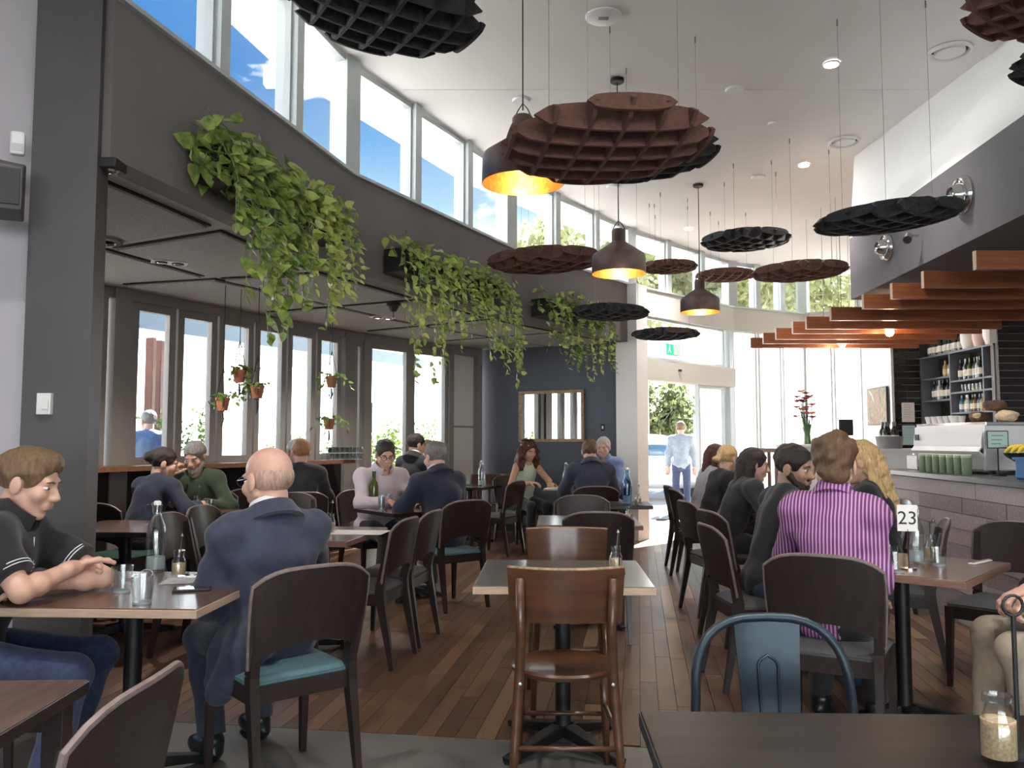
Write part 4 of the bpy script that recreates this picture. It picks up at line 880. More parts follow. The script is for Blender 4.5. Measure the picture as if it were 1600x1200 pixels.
MB().add([(-.11,-.033,.13),(-.085,-.033,.13),(-.085,-.033,.15),(-.11,-.033,.15), (-.12,-.033,.08),(-.08,-.033,.08),(-.075,-.033,.125),(-.105,-.033,.125), (-.14,-.033,.03),(-.125,-.033,.025),(-.095,-.033,.085),(-.12,-.033,.085), (-.07,-.033,.03),(-.055,-.033,.04),(-.085,-.033,.085),(-.10,-.033,.08)], [(0,1,2,3),(4,5,6,7),(8,9,10,11),(12,13,14,15)]).build('running_figure', mat('exit white', (.9, .9, .9), .5), t)
t = thing('motion_sensor', 'white motion sensor high on the pale left wall', 'sensor', aty(28, 245, 3.83), math.radians(25)); MB().box(-.03, .03, -.045, .0, 0, .11).build('case', m_sat, t, bevel=.01); MB().box(-.024, .024, -.048, -.04, .015, .05).build('lens', mat('frosted lens', (.5, .5, .5), .3), t)
t = thing('wall_speaker', 'grey wedge speaker on the pale left wall below the sensor', 'speaker', aty(6, 345, 3.72), math.radians(25)); MB().add([(-.1,0,0),(.08,0,0),(.08,-.12,.03),(-.1,-.12,.03),(-.1,0,.29),(.08,0,.27),(.08,-.13,.22),(-.1,-.13,.24)], [(0,3,2,1),(4,5,6,7),(0,1,5,4),(1,2,6,5),(2,3,7,6),(3,0,4,7)]).build('cabinet', mat('speaker grey', (.10, .095, .10), .7), t, bevel=.008); MB().box(-.09, .07, -.135, -.125, .05, .21).build('grille', m_black, t)
t = thing('light_switch', 'white switch box on the charcoal column', 'switch', aty(72, 648, 3.88)); MB().box(-.033, .033, -.028, 0, 0, .10).build('box', m_sat, t, bevel=.004); MB().box(-.006, .026, -.036, -.028, .025, .07).build('rocker', m_vase['white'], t, bevel=.002)
for k, (u, v) in enumerate(((265, 410), (598, 496))):
    p = atz(u, v, SOF - .03); t = thing('twin_spotlight', 'recessed twin spotlight in the low soffit, %s' % ('nearer' if k == 0 else 'farther'), 'spotlight', p, .5, 'soffit spotlights'); MB().box(-.13, .13, -.065, .065, -.006, .002).build('plate', m_sat, t)
    l = bpy.data.lights.new('soffit spot', 'SPOT'); l.energy = 45; l.spot_size = 2.2; l.spot_blend = .7; l.color = (1, .9, .78); l.shadow_soft_size = .05; lo = bpy.data.objects.new('soffit_beam', l); COL.objects.link(lo); lo.parent = t; lo.location = (0, 0, -.03)
    for s in (-.06, .06): MB().lathe([(.045, -.012), (.045, -.004), (0, -.004)], 16, (s, 0, 0)).build('lamp', m_black, t, 40); MB().lathe([(0, -.016), (.025, -.016), (.03, -.012)], 14, (s, 0, 0)).build('lens', m_chr, t)
p = atz(160, 376, SOF - .03); t = thing('round_spotlight', 'round recessed light in the low soffit beside the column', 'spotlight', p); MB().lathe([(.13, 0), (.13, -.012), (.09, -.016), (.085, 0)], 24).build('ring', m_chr, t, 40); MB().lathe([(0, -.003), (.088, -.003)], 20).build('lens', m_black, t)
p = atz(615, 473, SOF - .03); t = thing('dome_camera', 'black dome camera under the low soffit', 'camera', p); MB().lathe([(.07, 0), (.07, -.03), (.05, -.035), (.05, -.05), (.03, -.085), (0, -.095)][::-1], 20).build('dome', m_black, t, 40); MB().tube([(0, 0, -.09), (0, 0, -.16)], .004, 6).build('pull_wire', m_black, t)
t = thing('bulkhead_bracket', 'small black bracket lamp under the bulkhead beside the column', 'bracket', atz(163, 248, SOF - .045) + Vector((.02, .03, 0))); MB().box(-.05, .05, -.06, .06, -.05, 0).build('body', m_black, t, bevel=.006); MB().lathe([(0, -.065), (.03, -.06), (.035, -.05)], 14).build('lens', m_chr, t, 40)
# ================================================================= TABLE PROPS
TZ = .7505
m_water = mat('still water', (.7, .75, .76), .05, trans=.6); m_sug = mat('raw sugar', (.50, .36, .20), .9, var=.25, vscale=200, bump=.3, bscale=400)
def at_table(u, v, z=TZ): return atz(u, v, z)
def water_bottle(label, p, h=.30, tint=None, fill=.35):
    t = thing('water_bottle', label, 'bottle', p, 0, 'clear swing top bottles'); s = h / .30
    MB().lathe([(0, .004), (.036, .004), (.041, .012), (.041, .165), (.036, .195), (.020, .235), (.016, .262), (.018, .268), (.018, .285), (.014, .285), (.013, .262), (.017, .235), (.033, .195), (.038, .165), (.038, .014), (0, .010)] if s else [], 24).build('glass_body', tint or TUMB, t, 50)
    if fill: MB().lathe([(0, .011), (.0365, .012), (.0372, .012 + .15 * fill), (0, .012 + .15 * fill)], 20).build('water', m_water, t, 40)
    MB().lathe([(.016, .286), (.016, .298), (.010, .304), (0, .304)], 14).build('stopper', m_vase['white'], t, 40); MB().tube([(-.019, 0, .25), (-.024, 0, .29), (-.045, 0, .285), (-.05, 0, .27)], .002, 5).tube([(.019, 0, .25), (.022, 0, .285), (0, 0, .308), (-.024, 0, .29)], .002, 5).build('wire_bail', m_chr, t)
    t.scale = (s, s, s); return t
def sugar_jar(label, p, s=1, spoon=True, fill=.6):
    t = thing('sugar_jar', label, 'jar', p, 0, 'glass sugar jars')
    MB().lathe([(0, .003), (.027, .003), (.030, .01), (.030, .062), (.021, .085), (.020, .096), (.0235, .10), (.0235, .112), (.0205, .112), (.018, .096), (.019, .085), (.028, .062), (.028, .012), (0, .008)], 20).build('jar', TUMB, t, 50)
    MB().lathe([(0, .009), (.0272, .012), (.0272, .012 + .075 * fill), (0, .016 + .075 * fill)], 18).build('sugar', m_sug, t, 40)
    if spoon: MB().tube([(.0, 0, .05), (.008, .0, .13), (.012, 0, .17)], .0022, 6).lathe([(.0, .166), (.008, .172), (.0, .19)], 8, (.012, 0, 0)).build('spoon', m_chr, t)
    t.scale = (s, s, s); return t
def number_stand(label, p, text, rz=0, h=.33, ring=False):
    t = thing('table_number', label, 'sign', p, rz); MB().lathe([(.035, 0), (.035, .006), (0, .008)], 18).build('base', m_chr, t, 40); MB().tube([(0, 0, .006), (0, 0, h - .09)], .003, 6).build('stem', m_chr, t)
    if text:
        MB().box(-.043, .043, -.002, .002, h - .10, h + .02).build('card', m_vase['white'], t, bevel=.001)
        f = bpy.data.curves.new('digits', 'FONT'); f.body = text; f.size = .085; f.extrude = .0006; f.align_x = 'CENTER'; f.align_y = 'CENTER'; o = obj('digits', f, t, (0, -.0028, h - .042)); o.rotation_euler = (math.pi / 2, 0, 0); f.materials.append(m_black); bpy.context.view_layer.update(); me_ = bpy.data.meshes.new_from_object(o.evaluated_get(bpy.context.evaluated_depsgraph_get())); bpy.data.objects.remove(o); o = obj('digits', me_, t, (0, -.0028, h - .042)); o.rotation_euler = (math.pi / 2, 0, 0)
    return t
# near left table
P = at_table(243, 893); water_bottle('clear water bottle with stopper on the pale edged table', P, .31)
sugar_jar('jar of tan sugar with a spoon beside the water bottle', at_table(279, 901))
glassware('left tumbler on the pale edged table', *at_table(190, 925), .04, .10, 'tumblers by the black polo man'); glassware('right tumbler on the pale edged table', *at_table(222, 943), .04, .10, 'tumblers by the black polo man')
t = thing('phone', 'black phone lying on the pale edged table', 'phone', at_table(300, 922) + Vector((0, 0, .0)), .3); MB().box(-.07, .07, -.038, .038, 0, .009).build('body', m_black, t, bevel=.003); MB().box(-.065, .065, -.034, .034, .009, .0095).build('screen', mat('dark glass', (.02, .022, .03), .05), t)
t = thing('paper_sheets', 'folded papers on the pale edged table in front of the suited man', 'papers', at_table(296, 908), .15)
for i in range(3): MB().box(-.105 + .01 * i, .105 + .012 * i, -.075, .075, .0008 + .0012 * i, .0016 + .0012 * i).build('sheet', mat('grey print paper', (.45, .45, .46), .8, var=.25, vscale=25), t)
t = thing('key_bunch', 'bunch of keys with a teal tag on the pale edged table', 'keys', at_table(300, 897), 0); MB().tube([(.02 * math.cos(a), .02 * math.sin(a), .003) for a in [k * .52 for k in range(12)]], .0016, 6, closed=True).build('ring', m_chr, t); MB().box(.015, .06, -.012, .006, .001, .004).build('key', m_chr, t); MB().box(-.055, -.015, -.014, .014, .001, .007).build('tag', mat('teal plastic', (.02, .22, .24), .5), t, bevel=.003)
t = thing('spectacles', 'folded wire spectacles by the tumblers', 'spectacles', at_table(215, 905), .4)
for s in (-.033, .033): MB().tube([(s + .026 * math.cos(a), .0, .02 + .018 * math.sin(a)) for a in [k * .45 for k in range(14)]], .0016, 5, closed=True).build('rim', m_chr, t)
MB().tube([(-.008, 0, .025), (0, 0, .029), (.008, 0, .025)], .0015, 5).build('bridge', m_chr, t)
# foreground black table
sugar_jar('large sugar jar on the black foreground table', at_table(1562, 1192), 1.08, False, .8)
ns = thing('ring_stand', 'thin black stand with a ring top on the black foreground table', 'stand', at_table(1592, 1182)); MB().tube([(0, 0, .006), (0, 0, .255)], .0045, 8).build('stem', m_black, ns); MB().tube([(.019 * math.cos(a), 0, .274 + .019 * math.sin(a)) for a in [k * .45 for k in range(14)]], .003, 6, closed=True).build('ring', m_black, ns, 'all'); MB().lathe([(.03, 0), (.03, .006), (0, .008)], 18).build('base', m_black, ns)
# number 23 table
number_stand('number 23 table sign on a chrome stand', at_table(1420, 889), '23', math.radians(-14), .27)
water_bottle('clear water bottle behind the number 23 sign', at_table(1432, 880), .27); sugar_jar('tall glass sugar jar on the number 23 table', at_table(1456, 876), 1.1)
for k, (u, v) in enumerate(((1402, 894), (1392, 880), (1467, 884))): glassware(('left tumbler of water', 'tumbler half hidden by the striped shirt', 'right tumbler')[k] + ' on the number 23 table', *at_table(u, v), .036, .085, 'tumblers on the number 23 table')
t = thing('folded_napkin', 'white cutlery fold on the number 23 table', 'napkin', at_table(1532, 879), math.radians(40)); MB().box(-.10, .10, -.018, .018, 0, .006).build('napkin', m_vase['white'], t, bevel=.002); MB().box(-.09, .11, -.006, .006, .006, .009).build('knife', m_chr, t)
# centre table
sugar_jar('sugar jar on the olive centre table', at_table(962, 893), 1.0); ns = thing('wire_holder', 'small black wire number holder on the olive centre table', 'stand', at_table(968, 896)); MB().tube([(0, 0, .004), (0, 0, .17), (.01, 0, .2)], .003, 6).build('stem', m_black, ns); MB().lathe([(.026, 0), (.026, .005), (0, .006)], 16).build('base', m_black, ns)
# paper table
sugar_jar('sugar jar with ring spoon on the table behind the bald man', at_table(516, 832), 1.1); t = thing('menu_paper', 'large white paper on the table behind the bald man', 'paper', at_table(560, 832), -.1); MB().box(-.18, .18, -.13, .13, .0005, .002).build('sheet', m_vase['white'], t)
# wine bottle table
GRP = None; b, lb, cp = bottle_meshes('green', .30); t = thing('wine_bottle', 'green glass wine bottle on the table between two men', 'bottle', at_table(584, 792), 0); mgg = mat('olive wine glass', (.10, .13, .02), .1, trans=.35, coat=.5); b.materials.clear(); b.materials.append(mgg); obj('glass_body', b, t); obj('capsule', cp, t); t.scale = (1.05,) * 3
for k, (u, v) in enumerate(((598, 795), (607, 793), (596, 798))): glassware('glass beside the green wine bottle, %s' % ('nearest it', 'farthest from it', 'in front')[k], *at_table(u, v), .033, .12, 'glasses by the wine bottle')
t = thing('folded_paper', 'white folded paper left of the green wine bottle', 'paper', (-.92, 7.48, TZ), .5); MB().box(-.10, .10, -.07, .07, .0005, .002).build('sheet', m_vase['white'], t)
# green sweater table
sugar_jar('glass cruet on the small table of the man in green', (-2.60, 6.92, TZ), 1.2); glassware('water glass on the small table of the man in green', -2.50, 6.97, TZ, .036, .10); t = thing('notebook', 'green notebook on the small table of the man in green', 'notebook', (-2.78, 6.86, TZ), .2); MB().box(-.10, .10, -.07, .07, 0, .016).build('cover', SEATS['green'], t, bevel=.002); MB().box(-.096, .101, -.066, .066, .003, .013).build('pages', m_vase['white'], t)
# far tables
water_bottle('clear bottle on the far table by the glass doors', (-.40, 11.0, TZ), .33); water_bottle('clear bottle beside the curly haired woman', (.66, 10.2, TZ), .32); water_bottle('blue-tinted bottle beside the entry column', (1.08, 7.85, TZ), .33, pane_mat('blue bottle glass', (.72, .85, .95), .02, 1.6))
t = thing('tray', 'grey tray with a plate in front of the curly haired woman', 'tray', (.56, 10.22, TZ), -.2); MB().box(-.16, .16, -.11, .11, 0, .012).build('tray', m_sat, t, bevel=.004); MB().lathe([(0, .014), (.07, .014), (.085, .022), (.08, .024), (0, .018)], 18).build('plate', m_vase['white'], t, 40)
number_stand('small number sign on the far uniform table', (.98, 10.3, TZ), '', 0); sugar_jar('sugar jar on the pale topped table', (.85, 6.1, TZ)); sugar_jar('sugar jar beside the blue-tinted bottle', (1.16, 7.72, TZ)); sugar_jar('sugar jar on the far table of the curly haired woman', (.88, 10.15, TZ))
number_stand('small white table card with a dark figure near the bearded man', (1.98, 6.22, TZ), '1', math.radians(-12), .21); water_bottle('water bottle on the table of the leaning women', (2.15, 6.5, TZ), .30); glassware('glass on the table of the leaning women', 2.1, 6.35, TZ)
# stacked glasses on the ledge
k = 0
lp0, lp1 = offs(VW[1:3], -.24)
for i in range(7):
    for j in range(2):
        for lv in range(2):
            q = lerp2(lp0, lp1, .80 + .010 * i); k += 1; glassware('clean tumbler in the double stack on the window ledge', q[0] + .085 * j + .035 * i, q[1] - .05 * j + .002 * i, lowz + .046 + lv * .075, .037, .074, 'stacked tumblers on the ledge')
# ================================================================= PLANTS
def leaf_mat(name, a, b, tr=.35):
    m = bpy.data.materials.new(name); m.use_nodes = True; t = m.node_tree; p = t.nodes['Principled BSDF']; N = t.nodes.new; L = t.links.new
    g = N('ShaderNodeNewGeometry'); oi = N('ShaderNodeObjectInfo'); n = N('ShaderNodeTexNoise'); n.inputs['Scale'].default_value = 22; L(g.outputs['Position'], n.inputs[0])
    ad = N('ShaderNodeMath'); ad.operation = 'MULTIPLY_ADD'; ad.inputs[1].default_value = .7; L(oi.outputs['Random'], ad.inputs[0]); L(n.outputs[0], ad.inputs[2])
    r = N('ShaderNodeValToRGB'); r.color_ramp.elements[0].position = .35; r.color_ramp.elements[0].color = (*a, 1); r.color_ramp.elements[1].position = 1.1; r.color_ramp.elements[1].color = (*b, 1); L(ad.outputs[0], r.inputs[0])
    L(r.outputs[0], p.inputs['Base Color']); p.inputs['Roughness'].default_value = .4
    tr_ = N('ShaderNodeBsdfTranslucent'); L(r.outputs[0], tr_.inputs[0]); x = N('ShaderNodeMixShader'); x.inputs[0].default_value = tr; L(p.outputs[0], x.inputs[1]); L(tr_.outputs[0], x.inputs[2]); L(x.outputs[0], t.nodes['Material Output'].inputs[0]); return m
m_leaf = leaf_mat('pothos leaf', (.06, .15, .02), (.50, .58, .16)); m_leaf2 = leaf_mat('shrub leaf', (.03, .09, .015), (.22, .30, .08)); m_leafy = leaf_mat('tree leaf', (.06, .10, .03), (.40, .42, .22), .6)
m_vine = mat('vine stem', (.14, .20, .06), .6)
LV = [(0, 0, 0), (.30, .12, .07), (.36, .42, .05), (.18, .80, -.02), (0, 1.05, -.10), (-.18, .80, -.02), (-.36, .42, .05), (-.30, .12, .07), (0, .42, -.02), (0, .80, -.05)]
LF = [(0, 1, 2, 8), (8, 2, 3, 9), (9, 3, 4), (0, 8, 6, 7), (8, 9, 5, 6), (9, 4, 5)]
LEAF = MB().add(LV, LF).mesh('leaf', m_leaf, 'all'); LEAFS = MB().add(LV, LF).mesh('leaf', m_leaf2, 'all')
def leaf_frame(p, outv, size, rnd):
    tip = Vector((outv.x * rnd.uniform(.1, .9) + rnd.uniform(-.6, .6), outv.y * rnd.uniform(.1, .9) + rnd.uniform(-.6, .6), rnd.uniform(-1.1, .25))).normalized()
    nm = (Vector((outv.x, outv.y, rnd.uniform(.0, 1.2))) + Vector((rnd.uniform(-.6, .6), rnd.uniform(-.6, .6), 0))).normalized()
    x = tip.cross(nm).normalized(); z = x.cross(tip)
    return Matrix(((x.x, tip.x, z.x, p.x), (x.y, tip.y, z.y, p.y), (x.z, tip.z, z.z, p.z), (0, 0, 0, 1))) @ Matrix.Diagonal((size, size, size, 1))
def put_leaves(t, mats, mesh, limit=300, m=None):
    random.Random(3).shuffle(mats)
    for M in mats[:limit]: o = obj('leaf', mesh, t); o.matrix_basis = M
    if len(mats) > limit:
        mb = MB()
        for M in mats[limit:]: mb.add([M @ Vector(v) for v in LV], LF)
        tag(mb.build('foliage', m, t, 'all'), kind='stuff')
def planter(label, a, b, nv, drop, seed, z=2.80, bush=150, size=.085):
    """trough fixed to the bulkhead between plan points a and b; vines spill toward the room"""
    rnd = random.Random(seed); a, b = Vector(a), Vector(b); d = (b - a).normalized(); out = Vector((d.y, -d.x)); L_ = (b - a).length; c = (a + b) / 2 + out * .13
    t = thing('hanging_planter', label, 'planter', (c.x, c.y, z), 0, 'trailing pothos planters'); rz = math.atan2(d.y, d.x)
    MB().box(-L_/2, L_/2, -.09, .09, .0, .012).box(-L_/2, L_/2, -.09, -.08, .012, .20).box(-L_/2, L_/2, .08, .09, .012, .20).box(-L_/2, -L_/2+.01, -.08, .08, .012, .20).box(L_/2-.01, L_/2, -.08, .08, .012, .20).build('trough', m_black, t, rz=rz)
    for q in range(7): MB().tube([(-L_/2 - .006, -.096, .03 * q + .01), (L_/2 + .006, -.096, .03 * q + .01)], .003, 5).build('basket_wire', m_iron, t, rz=rz)
    MB().box(-L_/2+.01, L_/2-.01, -.08, .08, .012, .17).build('soil', mat('potting soil', (.03, .02, .015), .95), t, rz=rz)
    for s in (-L_*.4, L_*.4): MB().box(s - .015, s + .015, .09, .128, .02, .22).build('bracket', m_iron, t, rz=rz)
    mats = []; D3 = Vector((d.x, d.y, 0)); O3 = Vector((out.x, out.y, 0))
    for i in range(bush):
        p = D3 * rnd.uniform(-L_/2 - .10, L_/2 + .06) + O3 * rnd.uniform(-.08, .16); p.z = rnd.uniform(.04, .36) - .8 * abs(p.dot(O3)) * .4; mats.append(leaf_frame(p, O3 * (1 if rnd.random() < .8 else -.4), size * rnd.uniform(.7, 1.25), rnd))
    for i in range(nv):
        s = (i + rnd.random()) / nv - .5; p = D3 * (s * L_) + O3 * rnd.uniform(.02, .07) + Vector((0, 0, .2)); pts = [p.copy()]; ln = drop(s + .5) * rnd.uniform(.55, 1.05); v = O3 * .8 + Vector((0, 0, .5)) + D3 * rnd.uniform(-.4, .4); st = .045; n = int(ln / st) + 3
        for k in range(n):
            v = v * .72 + Vector((rnd.uniform(-.22, .22), rnd.uniform(-.22, .22), -.42)); v.normalize(); p = p + v * st; pts.append(p.copy())
            e = p.dot(O3)
            if p.z < .2 and e < .09: p += O3 * (.095 - e)
            mats.append(leaf_frame(p, (O3 + D3 * rnd.uniform(-.8, .8)), size * rnd.uniform(.6, 1.15) * (1 - .25 * k / n), rnd))
        MB().tube(pts[::2] if len(pts) > 4 else pts, .0028, 4, caps=False).build('vine', m_vine, t)
    put_leaves(t, mats, LEAF, 300, m_leaf)
F1 = lambda Y: (W[0][0] + (W[1][0]-W[0][0]) * (Y - W[0][1]) / (W[1][1]-W[0][1]), Y)
F2 = lambda Y: (W[1][0] + (W[2][0]-W[1][0]) * (Y - W[1][1]) / (W[2][1]-W[1][1]), Y)
F3 = lambda Y: (W[2][0] + (W[3][0]-W[2][0]) * (Y - W[2][1]) / (W[3][1]-W[2][1]), Y)
planter('nearest and largest trailing plant trough on the bulkhead', F1(4.52), F1(5.30), 30, lambda s: .55 + .45 * math.sin(s * 2.6), 1, 2.76, 330, .105)
planter('second trailing plant trough, spilling just right of the nearest', F1(5.38), F1(6.05), 18, lambda s: .35 + .55 * math.sin(s * 3.1), 2, 2.76, 170, .095)
planter('third trailing plant trough, wide curtain of vines in mid room', F2(7.0), F2(8.8), 42, lambda s: .85 + .25 * math.sin(s * 9), 3, 2.76, 230, .085)
planter('farthest trailing plant trough near the slate wall', F3(9.5), F3(10.6), 22, lambda s: .65 + .35 * s, 4, 2.76, 120, .085)
m_terra = mat('terracotta', (.36, .13, .06), .8, var=.12, vscale=20)
def hang_pot(label, u, v, Y, seed, r=.062):
    rnd = random.Random(seed); p = aty(u, v, Y); t = thing('hanging_pot', label, 'hanging plant', p, 0, 'macrame hanging pots'); R = r
    MB().lathe([(0, -.055), (R * .68, -.055), (R * .92, .035), (R, .035), (R, .06), (R * .88, .06), (R * .8, .03), (0, .03)], 18).build('pot', m_terra, t, 40)
    top = SOF - p.z - .002
    for k in range(3): a = k * 2.094 + seed; MB().tube([(0, 0, -.075), (R * 1.05 * math.cos(a), R * 1.05 * math.sin(a), 0), (R * math.cos(a), R * math.sin(a), .06), (0, 0, .33), (0, 0, top)], .0035, 5).build('rope', m_black, t)
    MB().tube([(0, 0, -.07), (.005, 0, -.13), (-.006, 0, -.2)], [.008, .012, .003], 6).build('tassel', m_black, t)
    mats = []
    for i in range(10):
        q = Vector((rnd.uniform(-.04, .04), rnd.uniform(-.04, .04), .05)); v_ = Vector((rnd.uniform(-1, 1), rnd.uniform(-1, 1), .9)); n = rnd.randint(3, 8)
        for k in range(n): v_ = v_ * .8 + Vector((rnd.uniform(-.2, .2), rnd.uniform(-.2, .2), -.22)); q = q + v_.normalized() * .035; mats.append(leaf_frame(q, Vector((v_.x, v_.y, 0)).normalized(), rnd.uniform(.035, .06), rnd))
    put_leaves(t, mats, LEAFS, 80, m_leaf2)
hang_pot('terracotta hanging pot, lowest left of the three at the window', 348, 632, 7.3, 1); hang_pot('terracotta hanging pot, highest of the three at the window', 374, 588, 7.5, 2); hang_pot('terracotta hanging pot, right of the three at the window', 402, 613, 7.4, 3)
hang_pot('upper terracotta pot of the hanging pair near the glass doors', 518, 597, 8.6, 4); hang_pot('lower terracotta pot of the hanging pair near the glass doors', 514, 663, 8.75, 5)
# ================================================================= OUTSIDE
m_pave = mat('sunlit pale paving', (.44, .425, .40), .85, var=.08, vscale=.8)
struct(MB().prism([(60 * math.cos(k * .3927), 20 + 60 * math.sin(k * .3927)) for k in range(16)], -.4, -.02).build('ground_outside', m_pave))
def shrub(label, x, y, rx, ry, h, n, seed, z=-.02, size=.09, trunk=0, m=None, name='shrub', cat='shrub', group='garden shrubs'):
    rnd = random.Random(seed); t = thing(name, label, cat, (x, y, z), 0, group); mb = MB()
    cl = [(Vector((rnd.uniform(-.75, .75) * rx, rnd.uniform(-.75, .75) * ry, trunk + h * rnd.uniform(.15, .85))), rnd.uniform(.25, .5)) for _ in range(14)]
    for i in range(n):
        c, r = rnd.choice(cl); v = Vector((rnd.gauss(0, 1), rnd.gauss(0, 1), rnd.gauss(0, 1))).normalized() * (rnd.random() ** .4); p = c + Vector((v.x * rx * r * 1.3, v.y * ry * r * 1.3, v.z * h * r * .7))
        if p.z < .03: continue
        M = leaf_frame(p, Vector((v.x, v.y, 0)), size * rnd.uniform(.7, 1.3), rnd); mb.add([M @ Vector(LV[k]) for k in (0, 2, 4, 6)], [(0, 1, 2, 3)])
    tag(mb.build('foliage', m or m_leaf2, t), kind='stuff'); tr = max(.02, rx * .03)
    MB().tube([(0, 0, -.1), (.02, .01, (trunk + h * .3) * .5), (0, 0, trunk + h * .5)], [tr * 1.4, tr, tr * .5], 8).build('trunk', mat('bark', (.45, .42, .37), .9, var=.2, vscale=10), t)
    for k in range(4): a = k * 1.57 + seed; MB().tube([(0, 0, trunk + h * .15), (math.cos(a) * rx * .5, math.sin(a) * ry * .5, trunk + h * .6)], [tr * .6, tr * .25], 6).build('branch', mat('bark', (.10, .075, .055), .9), t)
for i, (u, Y, rx, h) in enumerate(((285, 11.4, .45, 1.72), (176, 10.8, .4, 1.6), (450, 12.4, .4, 1.4), (560, 13.6, .5, 1.6), (610, 14.2, .45, 1.65), (690, 15.5, .6, 1.9), (140, 9.4, .4, 1.6))):
    shrub(['shrub outside behind the man in green', 'shrub outside left of the walking man', 'shrub outside by the tumbler stack', 'shrub outside the first glass door', 'shrub outside behind the man with glasses', 'flowering shrub outside the second glass door', 'shrub outside at the far left pane'][i], (u - 800) / FPX * Y, Y, rx, .35, h, 1400, 20 + i, size=.07)
for i, (u, Y, rx, h, tk) in enumerate(((905, 24, 2.0, 2.9, 5.0), (1010, 26, 2.2, 2.8, 5.2), (1090, 27, 2.4, 2.8, 5.2), (1190, 26, 2.4, 2.8, 5.0), (1270, 24, 2.2, 2.6, 4.6), (1030, 33, 1.6, 2.2, 1.6))):
    shrub(['gum tree crown seen through the clerestory left of the middle pendant', 'gum tree seen through the clerestory right of the middle pendant', 'gum tree seen through the clerestory above the farthest pendant', 'gum tree seen through the clerestory above the entry glazing', 'gum tree seen through the last clerestory panes', 'low tree seen through the open entry door'][i], (u - 800) / FPX * Y, Y, rx, 1.6, h, 3600, 40 + i, size=.26, trunk=tk, m=m_leafy, name='garden_tree', cat='tree', group='trees outside')
m_post = mat('red-brown timber post', (.09, .025, .015), .6, var=.15, vscale=8, stretch=(6, 6, 1))
for k, (u, Y) in enumerate(((233, 12.5), (246, 12.9), (392, 14))): t = thing('patio_post', ['thick timber patio post outside, left one', 'thin timber patio post outside beside the thick one', 'timber patio post outside behind the hanging pots'][k], 'post', ((u - 800) / FPX * Y, Y, -.02)); MB().box(-.06, .06, -.06, .06, .0, 2.92).build('post', m_post, t, bevel=.01); MB().box(-.13, .13, -.13, .13, 0, .06).build('foot_plate', m_iron, t)
t = thing('patio_roof', 'pale patio roof edge outside the window bay', 'patio roof', (-5.2, 13.0, 2.9), math.radians(63)); MB().box(-3, 5, -1.2, 1.2, 0, .06).build('roof_sheet', mat('pale roof sheet', (.8, .84, .88), .6, trans=.75), t); MB().box(-3, 5, -1.26, -1.2, -.08, .14).build('gutter', mat('grey-blue gutter', (.35, .45, .52), .5), t)
for k in range(6): MB().box(-2.8 + k * 1.5, -2.7 + k * 1.5, -1.2, 1.2, -.12, 0).build('rafter', m_white, t)
t = thing('timber_screen', 'orange-brown slatted screen outside beside the hanging pair of pots', 'screen', ((562 - 800) / FPX * 15, 15, -.02), 0)
for k in range(9): MB().box(-.2, .2, -.02, .02, 1.1 + k * .1, 1.18 + k * .1).build('slat', mat('orange cedar', (.42, .18, .07), .7, var=.15, vscale=12), t)
for s in (-.2, .2): MB().box(s - .03, s + .03, -.03, .03, 0, 2.05).build('post', m_post, t)
# white car and a board beyond the entry
ct_ = thing('parked_car', 'white car parked beyond the open entry', 'car', (3.25, 19.5, -.02), math.radians(8)); m_car = mat('white car paint', (.75, .76, .78), .25, coat=.6); m_cg = mat('car glass', (.10, .18, .25), .08)
v, f = sdf_mesh([ell((0, 0, .62), (2.05, .86, .42)), ell((-.15, 0, 1.05), (1.25, .74, .48))], .06, k=.12, cuts=[((0, 0, .28), (0, 0, -1))]); obj('body', np_mesh('body', [(v, f)], m_car), ct_)
v, f = sdf_mesh([ell((-.15, 0, 1.06), (1.27, .75, .44))], .05, cuts=[((0, 0, 1.0), (0, 0, -1)), ((0, 0, 1.36), (0, 0, 1))]); obj('windows', np_mesh('windows', [(v, f)], m_cg), ct_)
for sx in (-1.25, 1.25):
    for sy in (-.78, .78): MB().lathe([(.0, -.1), (.2, -.1), (.32, -.09), (.32, .09), (.2, .1), (0, .1)], 20, (sx, sy, .32), M=Matrix.Rotation(math.pi / 2, 3, 'X')).build('wheel', m_black, ct_, 40)
t = thing('notice_board', 'pale board standing outside the entry', 'board', (3.95, 17.0, -.02), .1); MB().box(-.25, .25, -.02, .02, .9, 1.9).build('panel', m_cream, t, bevel=.004)
for s in (-.2, .2): MB().box(s - .02, s + .02, -.02, .02, 0, .9).build('leg', m_alu, t)
# ================================================================= PEOPLE
SK = {n: mat('skin ' + n, c, .5, var=.06, vscale=30) for n, c in dict(fair=(.60, .36, .27), pink=(.64, .37, .29), olive=(.42, .24, .165), tan=(.50, .29, .20)).items()}
def cloth(n, c, rough=.85, var=.12, sheen=.15): return mat('cloth ' + n, c, rough, var=var, vscale=35, bump=.12, bscale=500, sheen=sheen)
def hairm(n, c): return mat('hair ' + n, c, .5, col2=tuple(x * 1.9 for x in c), vscale=30, stretch=(3, 3, .5), bump=.5, bscale=140)
HM = {n: hairm(n, c) for n, c in dict(brown=(.085, .045, .022), dark=(.016, .010, .008), grey=(.13, .12, .115), blond=(.42, .28, .13), sandy=(.12, .07, .035), orange=(.26, .12, .05), auburn=(.06, .016, .008), silver=(.32, .30, .28), stubble=(.34, .22, .17)).items()}
m_eye = mat('eye white', (.75, .73, .70), .25); m_iris = mat('iris', (.05, .045, .04), .15); m_shoe = mat('black leather', (.012, .012, .013), .3); m_spec = mat('spectacle frame', (.025, .03, .045), .3)
def nv(v): v = np.asarray(v, float); return v / (np.linalg.norm(v) + 1e-9)
